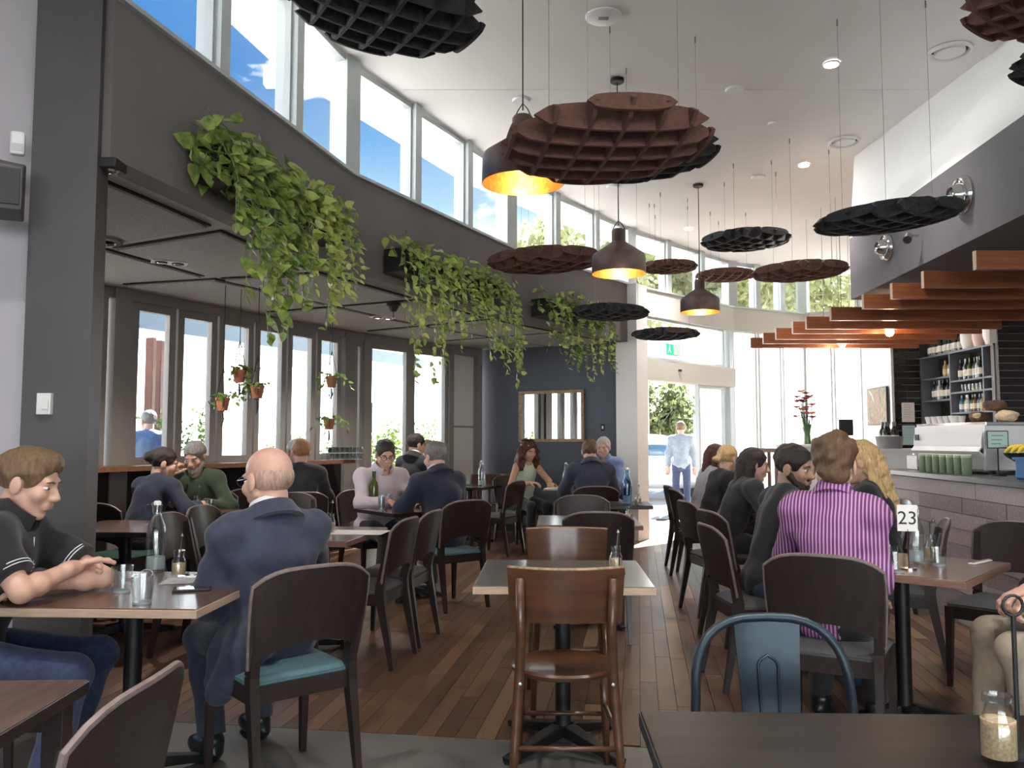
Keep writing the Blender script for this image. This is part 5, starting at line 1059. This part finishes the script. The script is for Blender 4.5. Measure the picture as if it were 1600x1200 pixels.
def rotm(yaw, pitch, roll=0): return np.array((Matrix.Rotation(yaw, 3, 'Z') @ Matrix.Rotation(-pitch, 3, 'X') @ Matrix.Rotation(roll, 3, 'Y')))
def ik(S, T, l1, l2, pole):
    S, T = np.asarray(S, float), np.asarray(T, float); d = T - S; L_ = min(np.linalg.norm(d), (l1 + l2) * .995); dn = nv(d); T = S + dn * L_
    a = (l1 * l1 - l2 * l2 + L_ * L_) / (2 * L_); h = math.sqrt(max(1e-6, l1 * l1 - a * a)); p = np.asarray(pole, float); p = nv(p - dn * (p @ dn)); return S + dn * a + p * h, T
def tprim(p, R, c, s=1):
    if p[0] == 'c': return ('c', (R @ p[1] * s + c).astype(np.float32), (R @ p[2] * s + c).astype(np.float32), p[3] * s, p[4] * s, None)
    M = R if p[3] is None else R @ p[3]; return ('e', (R @ p[1] * s + c).astype(np.float32), p[2] * s, M.astype(np.float32))
def head_prims(jaw=1.0):
    A = [ell((0, -.015, .035), (.075, .095, .083)), ell((0, .018, -.03), (.060 * jaw, .070, .080)), cone((0, .03, -.072), (0, .058, -.102), .040 * jaw, .020)]
    for s in (-1, 1): A += [cone((s*.050*jaw, -.002, -.048), (s*.018, .052, -.098), .020, .016), ell((s*.038, .058, -.028), (.026, .024, .026))]
    A += [cone((-.034, .076, .020), (.034, .076, .020), .011), cone((0, .082, .008), (0, .104, -.032), .008, .0125), ell((-.012, .096, -.036), (.009, .010, .008)), ell((.012, .096, -.036), (.009, .010, .008)), cone((-.019, .083, -.0605), (.019, .083, -.0605), .0065), cone((-.016, .082, -.072), (.016, .082, -.072), .0075), cone((0, -.025, -.05), (0, -.030, -.105), .052, .049)]
    E_ = [ell((s*.078, -.008, -.008), (.009, .021, .033)) for s in (-1, 1)]; S = [ell((s*.032, .103, .0), (.019, .020, .013)) for s in (-1, 1)]; return A, E_, S
def hair_prims(style):
    A = [ell((0, -.019, .038), (.0835, .103, .090))]; S = [ell((0, .090, -.042), (.074, .076, .098))] + [ell((s*.082, .0, -.015), (.02, .028, .036)) for s in (-1, 1)]; cuts = [((0, -.06, -.078), (0, -.35, -1))]; noise, ns = .0032, 120
    if style == 'fringe': A = [ell((0, -.027, .008), (.0765, .0865, .066))]; S += [ell((0, .0, .095), (.080, .125, .082))]; noise = .0008
    if style == 'full': A = [ell((0, -.022, .050), (.090, .110, .092)), ell((0, .03, .09), (.066, .055, .04)), ell((0, -.075, -.03), (.062, .04, .06))]; noise, ns = .0075, 85; cuts = [((0, -.06, -.095), (0, -.35, -1))]
    if style == 'quiff': A += [ell((0, .040, .088), (.060, .048, .032))]; noise = .0045
    if style == 'bun': A += [ell((0, -.125, .03), (.042, .040, .040))]
    if style == 'pony': A += [cone((0, -.115, .02), (0, -.150, -.03), .024, .032), cone((0, -.150, -.03), (0, -.140, -.13), .032, .012)]
    if style == 'straight': A += [cone((s*.062, -.03, .0), (s*.075, -.04, -.16), .036, .030) for s in (-1, 1)] + [cone((0, -.08, 0), (0, -.085, -.17), .06, .05)]; cuts = []
    if style == 'long': A += [cone((s*.055, -.05, .0), (s*.07, -.06, -.24), .045, .035) for s in (-1, 1)] + [cone((0, -.085, 0), (0, -.12, -.33), .065, .035)]; cuts = []; noise = .005
    if style == 'curly':
        rs = np.random.RandomState(5); A = [ell((0, -.03, .045), (.10, .115, .095))] + [ell((x, y, z), (.056, .055, .075)) for x in (-.10, .10) for y, z in ((-.02, -.02), (.0, -.10), (-.04, -.17), (.01, -.20))] + [ell((0, -.10, -.10), (.09, .05, .12))]; cuts = []; noise, ns = .012, 70
    if style in ('straight', 'long', 'curly'): S = S[:1]
    return A, S, cuts, noise, ns
def hand_prims(wr, d, n, sx, curl=.45, s=1.0):
    """palm and five fingers; d finger direction, n palm side normal, sx thumb side (+/-1 on axis d x n)"""
    wr, d, n = np.asarray(wr, float), nv(d), np.asarray(n, float); n = nv(n - d * (n @ d)); x = np.cross(d, n) * sx; M = np.stack([x, d, n], 1); P = [ell(wr + d * .052 * s, (.041 * s, .056 * s, .0165 * s), M), cone(wr - d * .03, wr + d * .02, .027 * s, .026 * s)]
    for i, (ln, o) in enumerate(((.066, .031), (.075, .010), (.070, -.011), (.054, -.031))):
        p = wr + d * (.092 - .004 * (i == 3) - .003 * (i == 0)) * s + x * o * s; a = .15
        for sg, (fr, r) in enumerate(((.44, .0092), (.32, .0085), (.26, .0075))):
            a += curl * (.8 + .25 * sg) * (1 + .06 * i); v = nv(d * math.cos(a) + n * math.sin(a) + x * o * 1.5 * (sg == 0)); q = p + v * ln * fr * s * 1.12; P.append(cone(p, q, r * s, (r - .0006) * s)); p = q
    p = wr + d * .030 * s + x * .036 * s; v = nv(d * .62 + x * .66 + n * .30)
    for ln, r, t in ((.042, .0125, 0), (.032, .0098, .5), (.024, .0088, .8)): v = nv(v * (1 - .35 * t) + d * .35 * t + n * .25 * t * (1 + curl)); q = p + v * ln * s; P.append(cone(p, q, r * s, r * .92 * s)); p = q
    return P
def ring_mesh(prof, c, R, n=28, sy=1.0, open_front=0.0):
    mb = MB(); M = Matrix(R.tolist()); mb.lathe(prof + [prof[0]], n, c, 1, sy, M, caps=False); mb.f = [q for i, q in enumerate(mb.f) if abs(((i % n) + .5) / n * 360 - 90) > open_front]; return mb
def person(label, loc, fdir, top, trousers, skin='fair', hair=('short', 'brown'), seat=.46, lean=8, slean=0, tl=.50, fat=0, head=(0, 0, 0), arms=None, res=.012, sleeves='long', collar=None, jacket=False, stand=False, spread=.10, feet=(.40, .40), beard=None, specs=False, face_=True, wide=1.0, skirt=None, scarf=None, shoe=None, extra=None, hs=1.07):
    rz = face(*fdir); t = thing('person', label, 'person', (loc[0], loc[1], loc[2] if len(loc) > 2 else 0), rz); cr, sr = math.cos(-rz), math.sin(-rz)
    wl = lambda p: np.array(((p[0]-loc[0])*cr - (p[1]-loc[1])*sr, (p[0]-loc[0])*sr + (p[1]-loc[1])*cr, p[2] - (loc[2] if len(loc) > 2 else 0)))
    Hc = np.array((0, 0, .93 if stand else seat + .10)); la, sa = math.radians(lean), math.radians(slean); s = nv((math.sin(sa), math.sin(la), math.cos(la) * math.cos(sa))); X = nv(np.array((1, 0, 0)) - s * s[0]); Fw = np.cross(s, X); B = np.stack([X, Fw, s], 1)
    tl = tl + .025; nb = Hc + s * tl; SH = {k: nb - s * .060 + X * k * .170 * wide + Fw * .012 for k in (-1, 1)}; hc = nb + s * .055 + Fw * .034 + np.array((0, .012, .092 * hs)); RH = rotm(math.radians(head[0]), math.radians(head[1]), math.radians(head[2]))
    torso = [ell(Hc, (.160 + fat * .7, .125 + fat * .5, .115), B), ell(Hc + s * tl * .34 + Fw * fat * .5, (.140 + fat, .108 + fat, .15), B), ell(Hc + s * tl * .68, (.155 * wide + fat * .5, .112 + fat * .5, .155), B), cone(SH[-1], SH[1], .056), cone(nb - s * .010 - X * .03 - Fw * .006, SH[-1], .052, .052), cone(nb - s * .010 + X * .03 - Fw * .006, SH[1], .052, .052)]
    EL, WR, HD = {}, {}, {}
    for k in (-1, 1):
        a = (arms or {}).get(k)
        if a is None: tg = SH[k] * 0 + np.array((k * .10, .40, .80)) if not stand else np.array((k * .26, .06, .80)); EL[k], WR[k] = ik(SH[k], tg, .285, .25, (k * .8, -.25, -.6)); HD[k] = nv((-k * .5, .9, -.15)) if not stand else nv((0, .15, -1))
        else:
            wr = wl(a['w']) if len(a['w']) == 3 else np.array(a['w'][:3])
            if 'e' in a: EL[k], WR[k] = wl(a['e']), wr
            else: EL[k], WR[k] = ik(SH[k], wr, .285, .25, a.get('pole', (k * .8, -.25, -.6)))
            HD[k] = nv(np.array((a['d'][0]*cr - a['d'][1]*sr, a['d'][0]*sr + a['d'][1]*cr, a['d'][2]))) if 'd' in a else nv(WR[k] - EL[k])
    HP = {k: Hc + X * k * .088 + np.array((0, 0, -.02)) for k in (-1, 1)}; KN, AN = {}, {}
    for i, k in enumerate((-1, 1)):
        an = np.array((k * (.10 if stand else spread + .02), .0 if stand else feet[i], .085)); KN[k], AN[k] = ik(HP[k], an, .43, .42, (k * spread * .8, 1, .6))
    # --- body (one mesh): torso and legs, arms with hands, head with neck
    parts = []; v, f = sdf_mesh(torso + [cone(HP[k], KN[k], .08, .056) for k in KN] + [cone(KN[k], AN[k], .054, .038) for k in KN] + [cone(SH[k], EL[k], .046, .038) for k in EL], max(res * 1.4, .014), k=.03, infl=-.010); parts.append((v, f))
    hres = min(.0075, max(.0046, res * .55))
    for k in (-1, 1):
        a = (arms or {}).get(k) or {}; n_ = a.get('n', (0, 0, -1)); n_ = np.array((n_[0]*cr - n_[1]*sr, n_[0]*sr + n_[1]*cr, n_[2])); ar = [cone(EL[k], WR[k], .040 if sleeves != 'long' else .034, .028)]
        if sleeves != 'long': ar += [cone(SH[k], EL[k], .050, .041), ell(EL[k] * .7 + WR[k] * .3, (.045, .045, .045))]
        v, f = sdf_mesh(ar + hand_prims(WR[k], HD[k], n_, -k, a.get('curl', .45), hs), hres, k=.010); parts.append((v, f))
    A, E_, S_ = head_prims(1 + fat * 1.5); v, f = sdf_mesh([tprim(p, RH, hc, hs) for p in A] + [cone(hc + RH @ np.array((0, -.035, -.07)), nb - s * .02 + Fw * .016, .052 + fat * .2, .050 + fat * .2)], min(.007, max(.0042, res * .5)), k=.016, sub=[tprim(p, RH, hc, hs) for p in S_] if face_ else (), ksub=.012, hard=[tprim(p, RH, hc, hs) for p in E_]); parts.append((v, f))
    obj('body', np_mesh('body', parts, SK[skin]), t)
    hx = lambda p: RH @ (np.array(p) * hs) + hc
    # --- clothes
    nz = .0045 if res < .013 else .003
    sl = []
    for k in (-1, 1):
        if sleeves == 'long': dn = nv(WR[k] - EL[k]); e = WR[k] - dn * .012; sl += [cone(SH[k], EL[k], .057, .051), ('c', V3(*EL[k]), V3(*e), .051, .040, [(e, dn)])]
        elif sleeves == 'short': m_ = SH[k] + (EL[k] - SH[k]) * .68; dn = nv(EL[k] - SH[k]); sl += [('c', V3(*SH[k]), V3(*m_), .062, .064, [(m_, dn)])]
        elif sleeves == 'elbow': m_ = EL[k] + (WR[k] - EL[k]) * .25; dn = nv(WR[k] - EL[k]); sl += [cone(SH[k], EL[k], .060, .053), ('c', V3(*EL[k]), V3(*m_), .053, .052, [(m_, dn)])]
    tp = (torso if sleeves != 'none' else torso[:3] + [cone(nb - s * .05 - X * .09, nb - s * .05 + X * .09, .05)]); neck = [cone(nb + s * .015 + Fw * .03, nb + s * .18 + Fw * .06, .060 + fat * .2, .075)]
    if collar == 'v' or jacket: neck.append(cone(nb - s * .16 + Fw * .16, nb + Fw * .06, .02, .055))
    v, f = sdf_mesh(tp + sl + (skirt or []), res, k=.05, infl=.016 if jacket else .010, noise=nz * (1.5 if jacket else 1.4), nscale=38, seed=int(abs(loc[0] * 97 + loc[1] * 31)), sub=neck, ksub=.008, cuts=[((0, 0, (Hc[2] - .09) if not skirt else .2), (0, 0, -1))]); o = obj('jacket' if jacket else 'top', np_mesh('top', [(v, f)], top), t)
    if jacket or collar in ('shirt', 'polo'):
        m_c = collar if not isinstance(collar, str) and collar else (jacket if jacket not in (True, False) else top); cc = nb + Fw * .012 + s * .028; Rc = B @ np.array(Matrix.Rotation(-.40, 3, 'X'))
        ring_mesh([(.080 + fat * .2, -.03), (.069 + fat * .2, .040), (.073 + fat * .2, .043), (.090 + fat * .2, .002), (.096 + fat * .2, -.03)], cc, Rc, open_front=24).build('shirt_collar', m_c if not isinstance(m_c, bool) else top, t, 50)
        if jacket: ring_mesh([(.098, -.05), (.088, .016), (.096, .022), (.128, -.05)], nb + Fw * .006 + s * .026, Rc, open_front=40).build('jacket_collar', top, t, 50)
    if scarf: ring_mesh([(.07, -.04), (.06, .03), (.075, .05), (.10, .0), (.09, -.05)], nb + Fw * .02, B).build('scarf', scarf, t, 50)
    pts = [ell(Hc + np.array((0, 0, -.012)), (.158 + fat * .6, .125 + fat * .4, .11))] + [cone(HP[k], KN[k], .088 + fat * .4, .066) for k in KN]
    for k in KN: dn = nv(AN[k] - KN[k]); e = AN[k] - dn * .02; pts.append(('c', V3(*KN[k]), V3(*e), .066, .056, [(e, dn)]))
    v, f = sdf_mesh(pts, res, k=.03, noise=nz, nscale=30, seed=3, cuts=[((0, 0, Hc[2] + .06), (0, 0, 1))]); obj('trousers', np_mesh('trousers', [(v, f)], trousers), t)
    for k in KN: v, f = sdf_mesh([ell(AN[k] + np.array((k * .008, .075, -.045)), (.046, .135, .045)), cone(AN[k] + np.array((0, -.01, .0)), AN[k] + np.array((0, 0, -.04)), .045, .046)], max(.009, res), k=.02, cuts=[((0, 0, .003), (0, 0, -1))]); obj('shoe', np_mesh('shoe', [(v, f)], shoe or m_shoe), t)
    # --- hair, face details
    if hair:
        A, S2, cu, no, ns = hair_prims(hair[0]); cu2 = [(hx(q), RH @ nv(n2)) for q, n2 in cu]
        v, f = sdf_mesh([tprim(p, RH, hc, hs) for p in A], min(.010, max(.0052, res * .6)), k=.02, noise=no, nscale=ns, seed=2, sub=[tprim(p, RH, hc, hs) for p in S2], ksub=.008, cuts=cu2); obj('hair', np_mesh('hair', [(v, f)], HM[hair[1]]), t)
    if beard:
        Bd = [cone((0, .034, -.074), (0, .064, -.106), .043, .024), cone((-.050, .004, -.040), (-.022, .056, -.094), .026, .027), cone((.050, .004, -.040), (.022, .056, -.094), .026, .027), cone((-.022, .088, -.050), (.022, .088, -.050), .007)]
        v, f = sdf_mesh([tprim(p, RH, hc, hs) for p in Bd], .005, k=.012, noise=.002, nscale=140, sub=[tprim(ell((0, .098, -.066), (.017, .014, .009)), RH, hc, hs)], ksub=.004); obj('beard', np_mesh('beard', [(v, f)], HM[beard]), t)
    if face_:
        bm_ = HM[hair[1]] if hair else HM['sandy']
        for sx in (-1, 1):
            v, f = sdf_mesh([tprim(ell((sx*.032, .0725, -.0005), (.0130, .0112, .0062)), RH, hc, hs)], .0028); e = obj('eye', np_mesh('eye', [(v, f)], m_eye), t)
            v, f = sdf_mesh([tprim(ell((sx*.032 + .001, .0812, -.001), (.0060, .0042, .0056)), RH, hc, hs)], .0022); obj('iris', np_mesh('iris', [(v, f)], m_iris), e)
            MB().tube([hx((sx*.014, .090, .020)), hx((sx*.032, .0895, .0255)), hx((sx*.050, .078, .019))], [.0035, .0042, .002], 6).build('eyebrow', bm_, t, 'all')
        MB().tube([hx((-.020, .0865, -.066)), hx((0, .0915, -.0665)), hx((.020, .0865, -.066))], [.001, .0022, .001], 6).build('mouth_line', mat('lip', (.32, .12, .10), .5), t, 'all')
    if specs:
        for sx in (-1, 1):
            MB().tube([hx((sx*.034 + .025 * math.cos(a), .101 - .006 * abs(math.cos(a)), .0 + .017 * math.sin(a))) for a in [k * .4488 for k in range(14)]], .0022, 6, closed=True).build('spectacle_rim', m_spec, t, 'all'); MB().tube([hx((sx*.059, .094, .006)), hx((sx*.080, .02, .006)), hx((sx*.083, -.02, .0))], .0026, 6).build('spectacle_arm', m_spec, t, 'all')
        MB().tube([hx((-.010, .102, .004)), hx((0, .105, .007)), hx((.010, .102, .004))], .002, 6).build('spectacle_bridge', m_spec, t, 'all')
    return t, dict(Hc=Hc, s=s, X=X, Fw=Fw, nb=nb, SH=SH, EL=EL, WR=WR, hc=hc, RH=RH, B=B, KN=KN)
c_navy = cloth('navy suiting', (.030, .037, .066), .8); c_navy2 = cloth('dark navy wool', (.014, .019, .042), .85); c_black = cloth('black jersey', (.012, .012, .014), .9); c_white = cloth('white shirting', (.72, .72, .74), .8, .03); c_jean = cloth('indigo denim', (.030, .045, .105), .85, .3); c_green = cloth('moss green knit', (.035, .055, .032), .95); c_lilac = cloth('pale lilac shirting', (.55, .50, .56), .8, .04); c_dk = cloth('charcoal trousers', (.022, .021, .024), .85); c_mint = cloth('mint satin', (.48, .60, .50), .6, .04); c_grey = cloth('pale grey knit', (.38, .38, .41), .9); c_khaki = cloth('khaki cotton', (.30, .245, .185), .85, .1); c_blue = cloth('sky blue shirting', (.18, .26, .50), .8, .06); c_char = cloth('charcoal black wool', (.018, .019, .024), .9); c_burg = cloth('burgundy scarf', (.13, .02, .025), .9)
c_str = stripes('purple striped shirting', (.13, .028, .13), (.50, .28, .48), 20, 'X', .75, .62)
# young man in the polo
pt, J = person('young man in black polo with arms crossed on the table', (-2.03, 3.14), (.96, .18), c_black, c_jean, 'fair', ('quiff', 'sandy'), lean=17, tl=.47, res=.009, sleeves='short', collar='polo', head=(-8, 14, 0), spread=.15, feet=(.30, .34),
    arms={1: dict(e=(-1.72, 2.96, .805), w=(-1.655, 3.17, .855), d=(.05, .95, -.05), n=(.55, 0, -.85), curl=1.15), -1: dict(e=(-1.60, 3.30, .80), w=(-1.76, 3.15, .80), d=(-.9, -.15, .05), n=(0, 0, -1), curl=.8)})
for k in (-1, 1):
    d = nv(J['EL'][k] - J['SH'][k]); m = J['SH'][k] + (J['EL'][k] - J['SH'][k]) * .68
    for i, q in enumerate((0, .012)):
        x = nv(np.cross(d, (0, 0, 1))); y = np.cross(d, x); MB().tube([m - d * (q + .004) + (x * math.cos(a) + y * math.sin(a)) * .0765 for a in [j * .3142 for j in range(20)]], .0022, 5, closed=True).build('cuff_stripe', c_white, pt, 'all')
Rc = J['B'] @ np.array(Matrix.Rotation(-.30, 3, 'X')); cc = J['nb'] + J['Fw'] * .018
for q in (.0, .010): MB().tube([cc + Rc @ np.array(((.0875 - q * .3) * math.cos(a), (.0875 - q * .3) * math.sin(a), -.026 + q)) for a in [j * .2618 for j in range(24)]], .0018, 5, closed=True).build('collar_stripe', c_white, pt, 'all')
ch = J['Hc'] + J['s'] * .36 + J['Fw'] * .148
for i, (a, b, z) in enumerate(((.04, .10, .0), (.045, .085, .012), (.05, .105, -.012))): MB().tube([ch + J['X'] * a + J['s'] * z - J['Fw'] * .006, ch + J['X'] * b + J['s'] * z - J['Fw'] * .012], .0028, 5).build('chest_emblem', c_white, pt)
MB().tube([J['nb'] + J['Fw'] * .10 - J['s'] * .035 + J['X'] * .012, J['nb'] + J['Fw'] * .128 - J['s'] * .14 + J['X'] * .006], .0022, 5).build('placket_piping', c_white, pt)
# bald man in the navy suit
sk = [cone((-.17, -.05, .52), (-.22, .0, .36), .05, .035), cone((-.13, -.13, .56), (-.2, -.08, .40), .05, .03), cone((-.16, .08, .52), (-.20, .08, .38), .05, .03)]
person('bald man with spectacles in a navy suit seen from behind', (-.97, 3.45), (-.66, .75), c_navy, c_navy, 'pink', ('fringe', 'stubble'), lean=5, tl=.43, fat=.022, res=.009, jacket=c_white, specs=True, head=(14, 6, 0), skirt=sk, spread=.11, feet=(.28, .40), wide=1.06, hs=1.14,
    arms={-1: dict(w=(-1.20, 3.66, .70), pole=(-.9, -.6, -.5), curl=.5), 1: dict(w=(-1.15, 3.85, .80), curl=.4)})
person('woman in navy with her dark hair in a bun, leaning in', (-3.02, 6.74), (.45, .89), c_navy2, c_dk, 'fair', ('bun', 'dark'), lean=24, tl=.47, res=.013, head=(-40, 12, 0), arms={1: dict(w=(-2.62, 6.98, .80)), -1: dict(w=(-2.86, 7.02, .80))})
person('grey bearded man in a green sweater with a hand at his face', (-2.80, 7.52), (.12, -.99), c_green, c_dk, 'tan', ('short', 'grey'), lean=18, tl=.50, res=.013, beard='silver', head=(-10, 24, 0), arms={1: dict(e=(-2.99, 7.20, .84), w=(-2.94, 7.20, 1.03), d=(.3, .12, .92), n=(.5, .8, 0), curl=.7), -1: dict(w=(-2.62, 7.12, .80))})
person('grey haired man at the window, face toward the room', (-2.34, 9.02), (.3, -.95), c_char, c_dk, 'tan', ('short', 'silver'), lean=10, res=.016, specs=True, head=(20, 5, 0))
person('orange haired man in a dark jacket by the window', (-2.02, 8.0), (-.3, .95), c_char, c_dk, 'pink', ('short', 'orange'), lean=8, res=.016, head=(10, 0, 0), face_=False)
person('heavy man with spectacles in a pale lilac shirt', (-1.27, 7.78), (.60, -.80), c_lilac, c_dk, 'pink', ('short', 'dark'), lean=14, tl=.50, fat=.05, wide=1.15, res=.011, collar='shirt', specs=True, head=(-12, 20, 0), arms={1: dict(w=(-1.08, 7.33, .80), d=(.8, -.1, -.1)), -1: dict(w=(-.92, 7.44, .80), d=(-.2, -.8, .0))})
person('man in a navy suit with his back to the aisle, opposite the lilac shirt', (-.55, 6.92), (-.62, .78), c_navy2, c_dk, 'pink', ('short', 'grey'), lean=12, tl=.48, fat=.015, wide=1.08, res=.011, jacket=c_white, head=(5, 10, 0), face_=False)
person('dark haired man in a black jacket near the glass doors', (-1.15, 9.55), (.5, .86), c_char, c_dk, 'fair', ('short', 'dark'), lean=5, tl=.56, res=.015, jacket=c_white, head=(-30, 5, 0), face_=False)
person('brown haired person half hidden near the glass doors', (-.98, 10.45), (-.4, -.9), c_burg, c_dk, 'fair', ('short', 'brown'), lean=12, res=.017, head=(0, 10, 0))
person('woman with long curly hair in a mint sleeveless top', (.14, 11.05), (.50, -.86), c_mint, c_black, 'tan', ('curly', 'auburn'), lean=12, tl=.49, res=.013, sleeves='none', head=(0, 16, 0), arms={1: dict(w=(.22, 10.62, .80)), -1: dict(w=(.48, 10.62, .80))}, wide=.9)
pt, J = person('man in a dark blue uniform jacket seen from behind', (.86, 9.0), (-.05, 1), c_navy, c_dk, 'fair', ('short', 'brown'), lean=10, tl=.50, wide=1.1, res=.012, jacket=c_white, head=(-8, 8, 0), face_=False)
for k in (-1, 1): MB().bar(J['nb'] + J['X'] * k * .075 + J['s'] * .028, J['SH'][k] + J['s'] * .088 + J['X'] * k * .015, .055, .010).build('epaulette', c_black, pt, bevel=.003)
person('fair haired man in a blue uniform shirt facing the room', (1.22, 10.80), (-.4, -.9), c_blue, c_dk, 'pink', ('short', 'silver'), lean=8, tl=.53, res=.014, collar='shirt', head=(5, 8, 0))
person('woman in grey with a burgundy scarf next to the entry', (1.97, 8.85), (.97, .12), c_grey, c_dk, 'fair', ('straight', 'auburn'), lean=18, tl=.47, res=.014, scarf=c_burg, head=(-8, 8, 0), wide=.92)
person('woman with a blonde ponytail in a black top', (1.92, 8.18), (.97, .12), c_black, c_dk, 'fair', ('pony', 'blond'), lean=18, tl=.46, res=.013, head=(22, 8, 0), wide=.92)
person('dark haired woman in black leaning forward and smiling', (1.66, 6.60), (.98, .1), c_char, c_dk, 'pink', ('straight', 'dark'), lean=24, tl=.47, res=.011, head=(-14, 8, 0), wide=.95, arms={1: dict(w=(2.12, 6.38, .80)), -1: dict(w=(2.1, 6.75, .80))})
person('bearded man in a black sweater looking past the striped shirt', (1.43, 4.74), (.95, .05), c_char, c_jean, 'olive', ('short', 'dark'), lean=14, tl=.47, res=.009, beard='dark', head=(-46, 10, 4), wide=1.02, arms={1: dict(w=(1.74, 4.42, .80)), -1: dict(w=(1.76, 4.74, .80))}, feet=(.35, .45), shoe=cloth('blue canvas shoe', (.04, .10, .22)))
person('man in a purple striped shirt seen from behind, curly brown hair', (1.42, 3.74), (.48, .877), c_str, c_dk, 'fair', ('full', 'brown'), lean=10, tl=.49, res=.009, collar='shirt', head=(8, 8, 0), face_=False, fat=.004, wide=.95, hs=1.12, arms={1: dict(w=(.12, .30, .63, 0), pole=(.15, -.5, -.8)), -1: dict(w=(1.56, 4.08, .80))})
person('grey haired man facing the aisle behind the bearded man', (2.80, 6.75), (-1, .0), c_khaki, c_dk, 'tan', ('short', 'grey'), lean=18, tl=.50, res=.014, head=(0, 10, 0))
person('woman with long blonde hair in black, half hidden by the striped shirt', (2.28, 5.14), (-.85, .45), c_black, c_dk, 'fair', ('long', 'blond'), lean=10, tl=.48, res=.011, head=(10, 14, 0), wide=.92, face_=False)
person('person in khaki trousers and black top cut by the right edge', (2.46, 3.46), (-.97, .2), c_black, c_khaki, 'pink', ('short', 'dark'), lean=4, res=.010, spread=.13, feet=(.34, .44), arms={1: dict(w=(2.15, 3.50, .72), d=(-.9, .1, -.35), n=(0, 0, -1), curl=.5), -1: dict(w=(2.13, 3.36, .72), d=(-.8, .3, -.3), n=(0, 0, -1), curl=.6)})
person('man in a blue shirt walking outside the window', (-4.45, 10.2, -.02), (-.5, .86), c_blue, c_dk, 'pink', ('short', 'grey'), lean=3, stand=True, tl=.50, res=.015, head=(20, 0, 0), face_=False)
person('man in a pale jacket standing outside the open entry', (3.2, 15.8, -.02), (.2, 1), cloth('pale denim jacket', (.28, .32, .38)), c_jean, 'fair', ('short', 'sandy'), lean=2, stand=True, tl=.50, res=.018, face_=False)
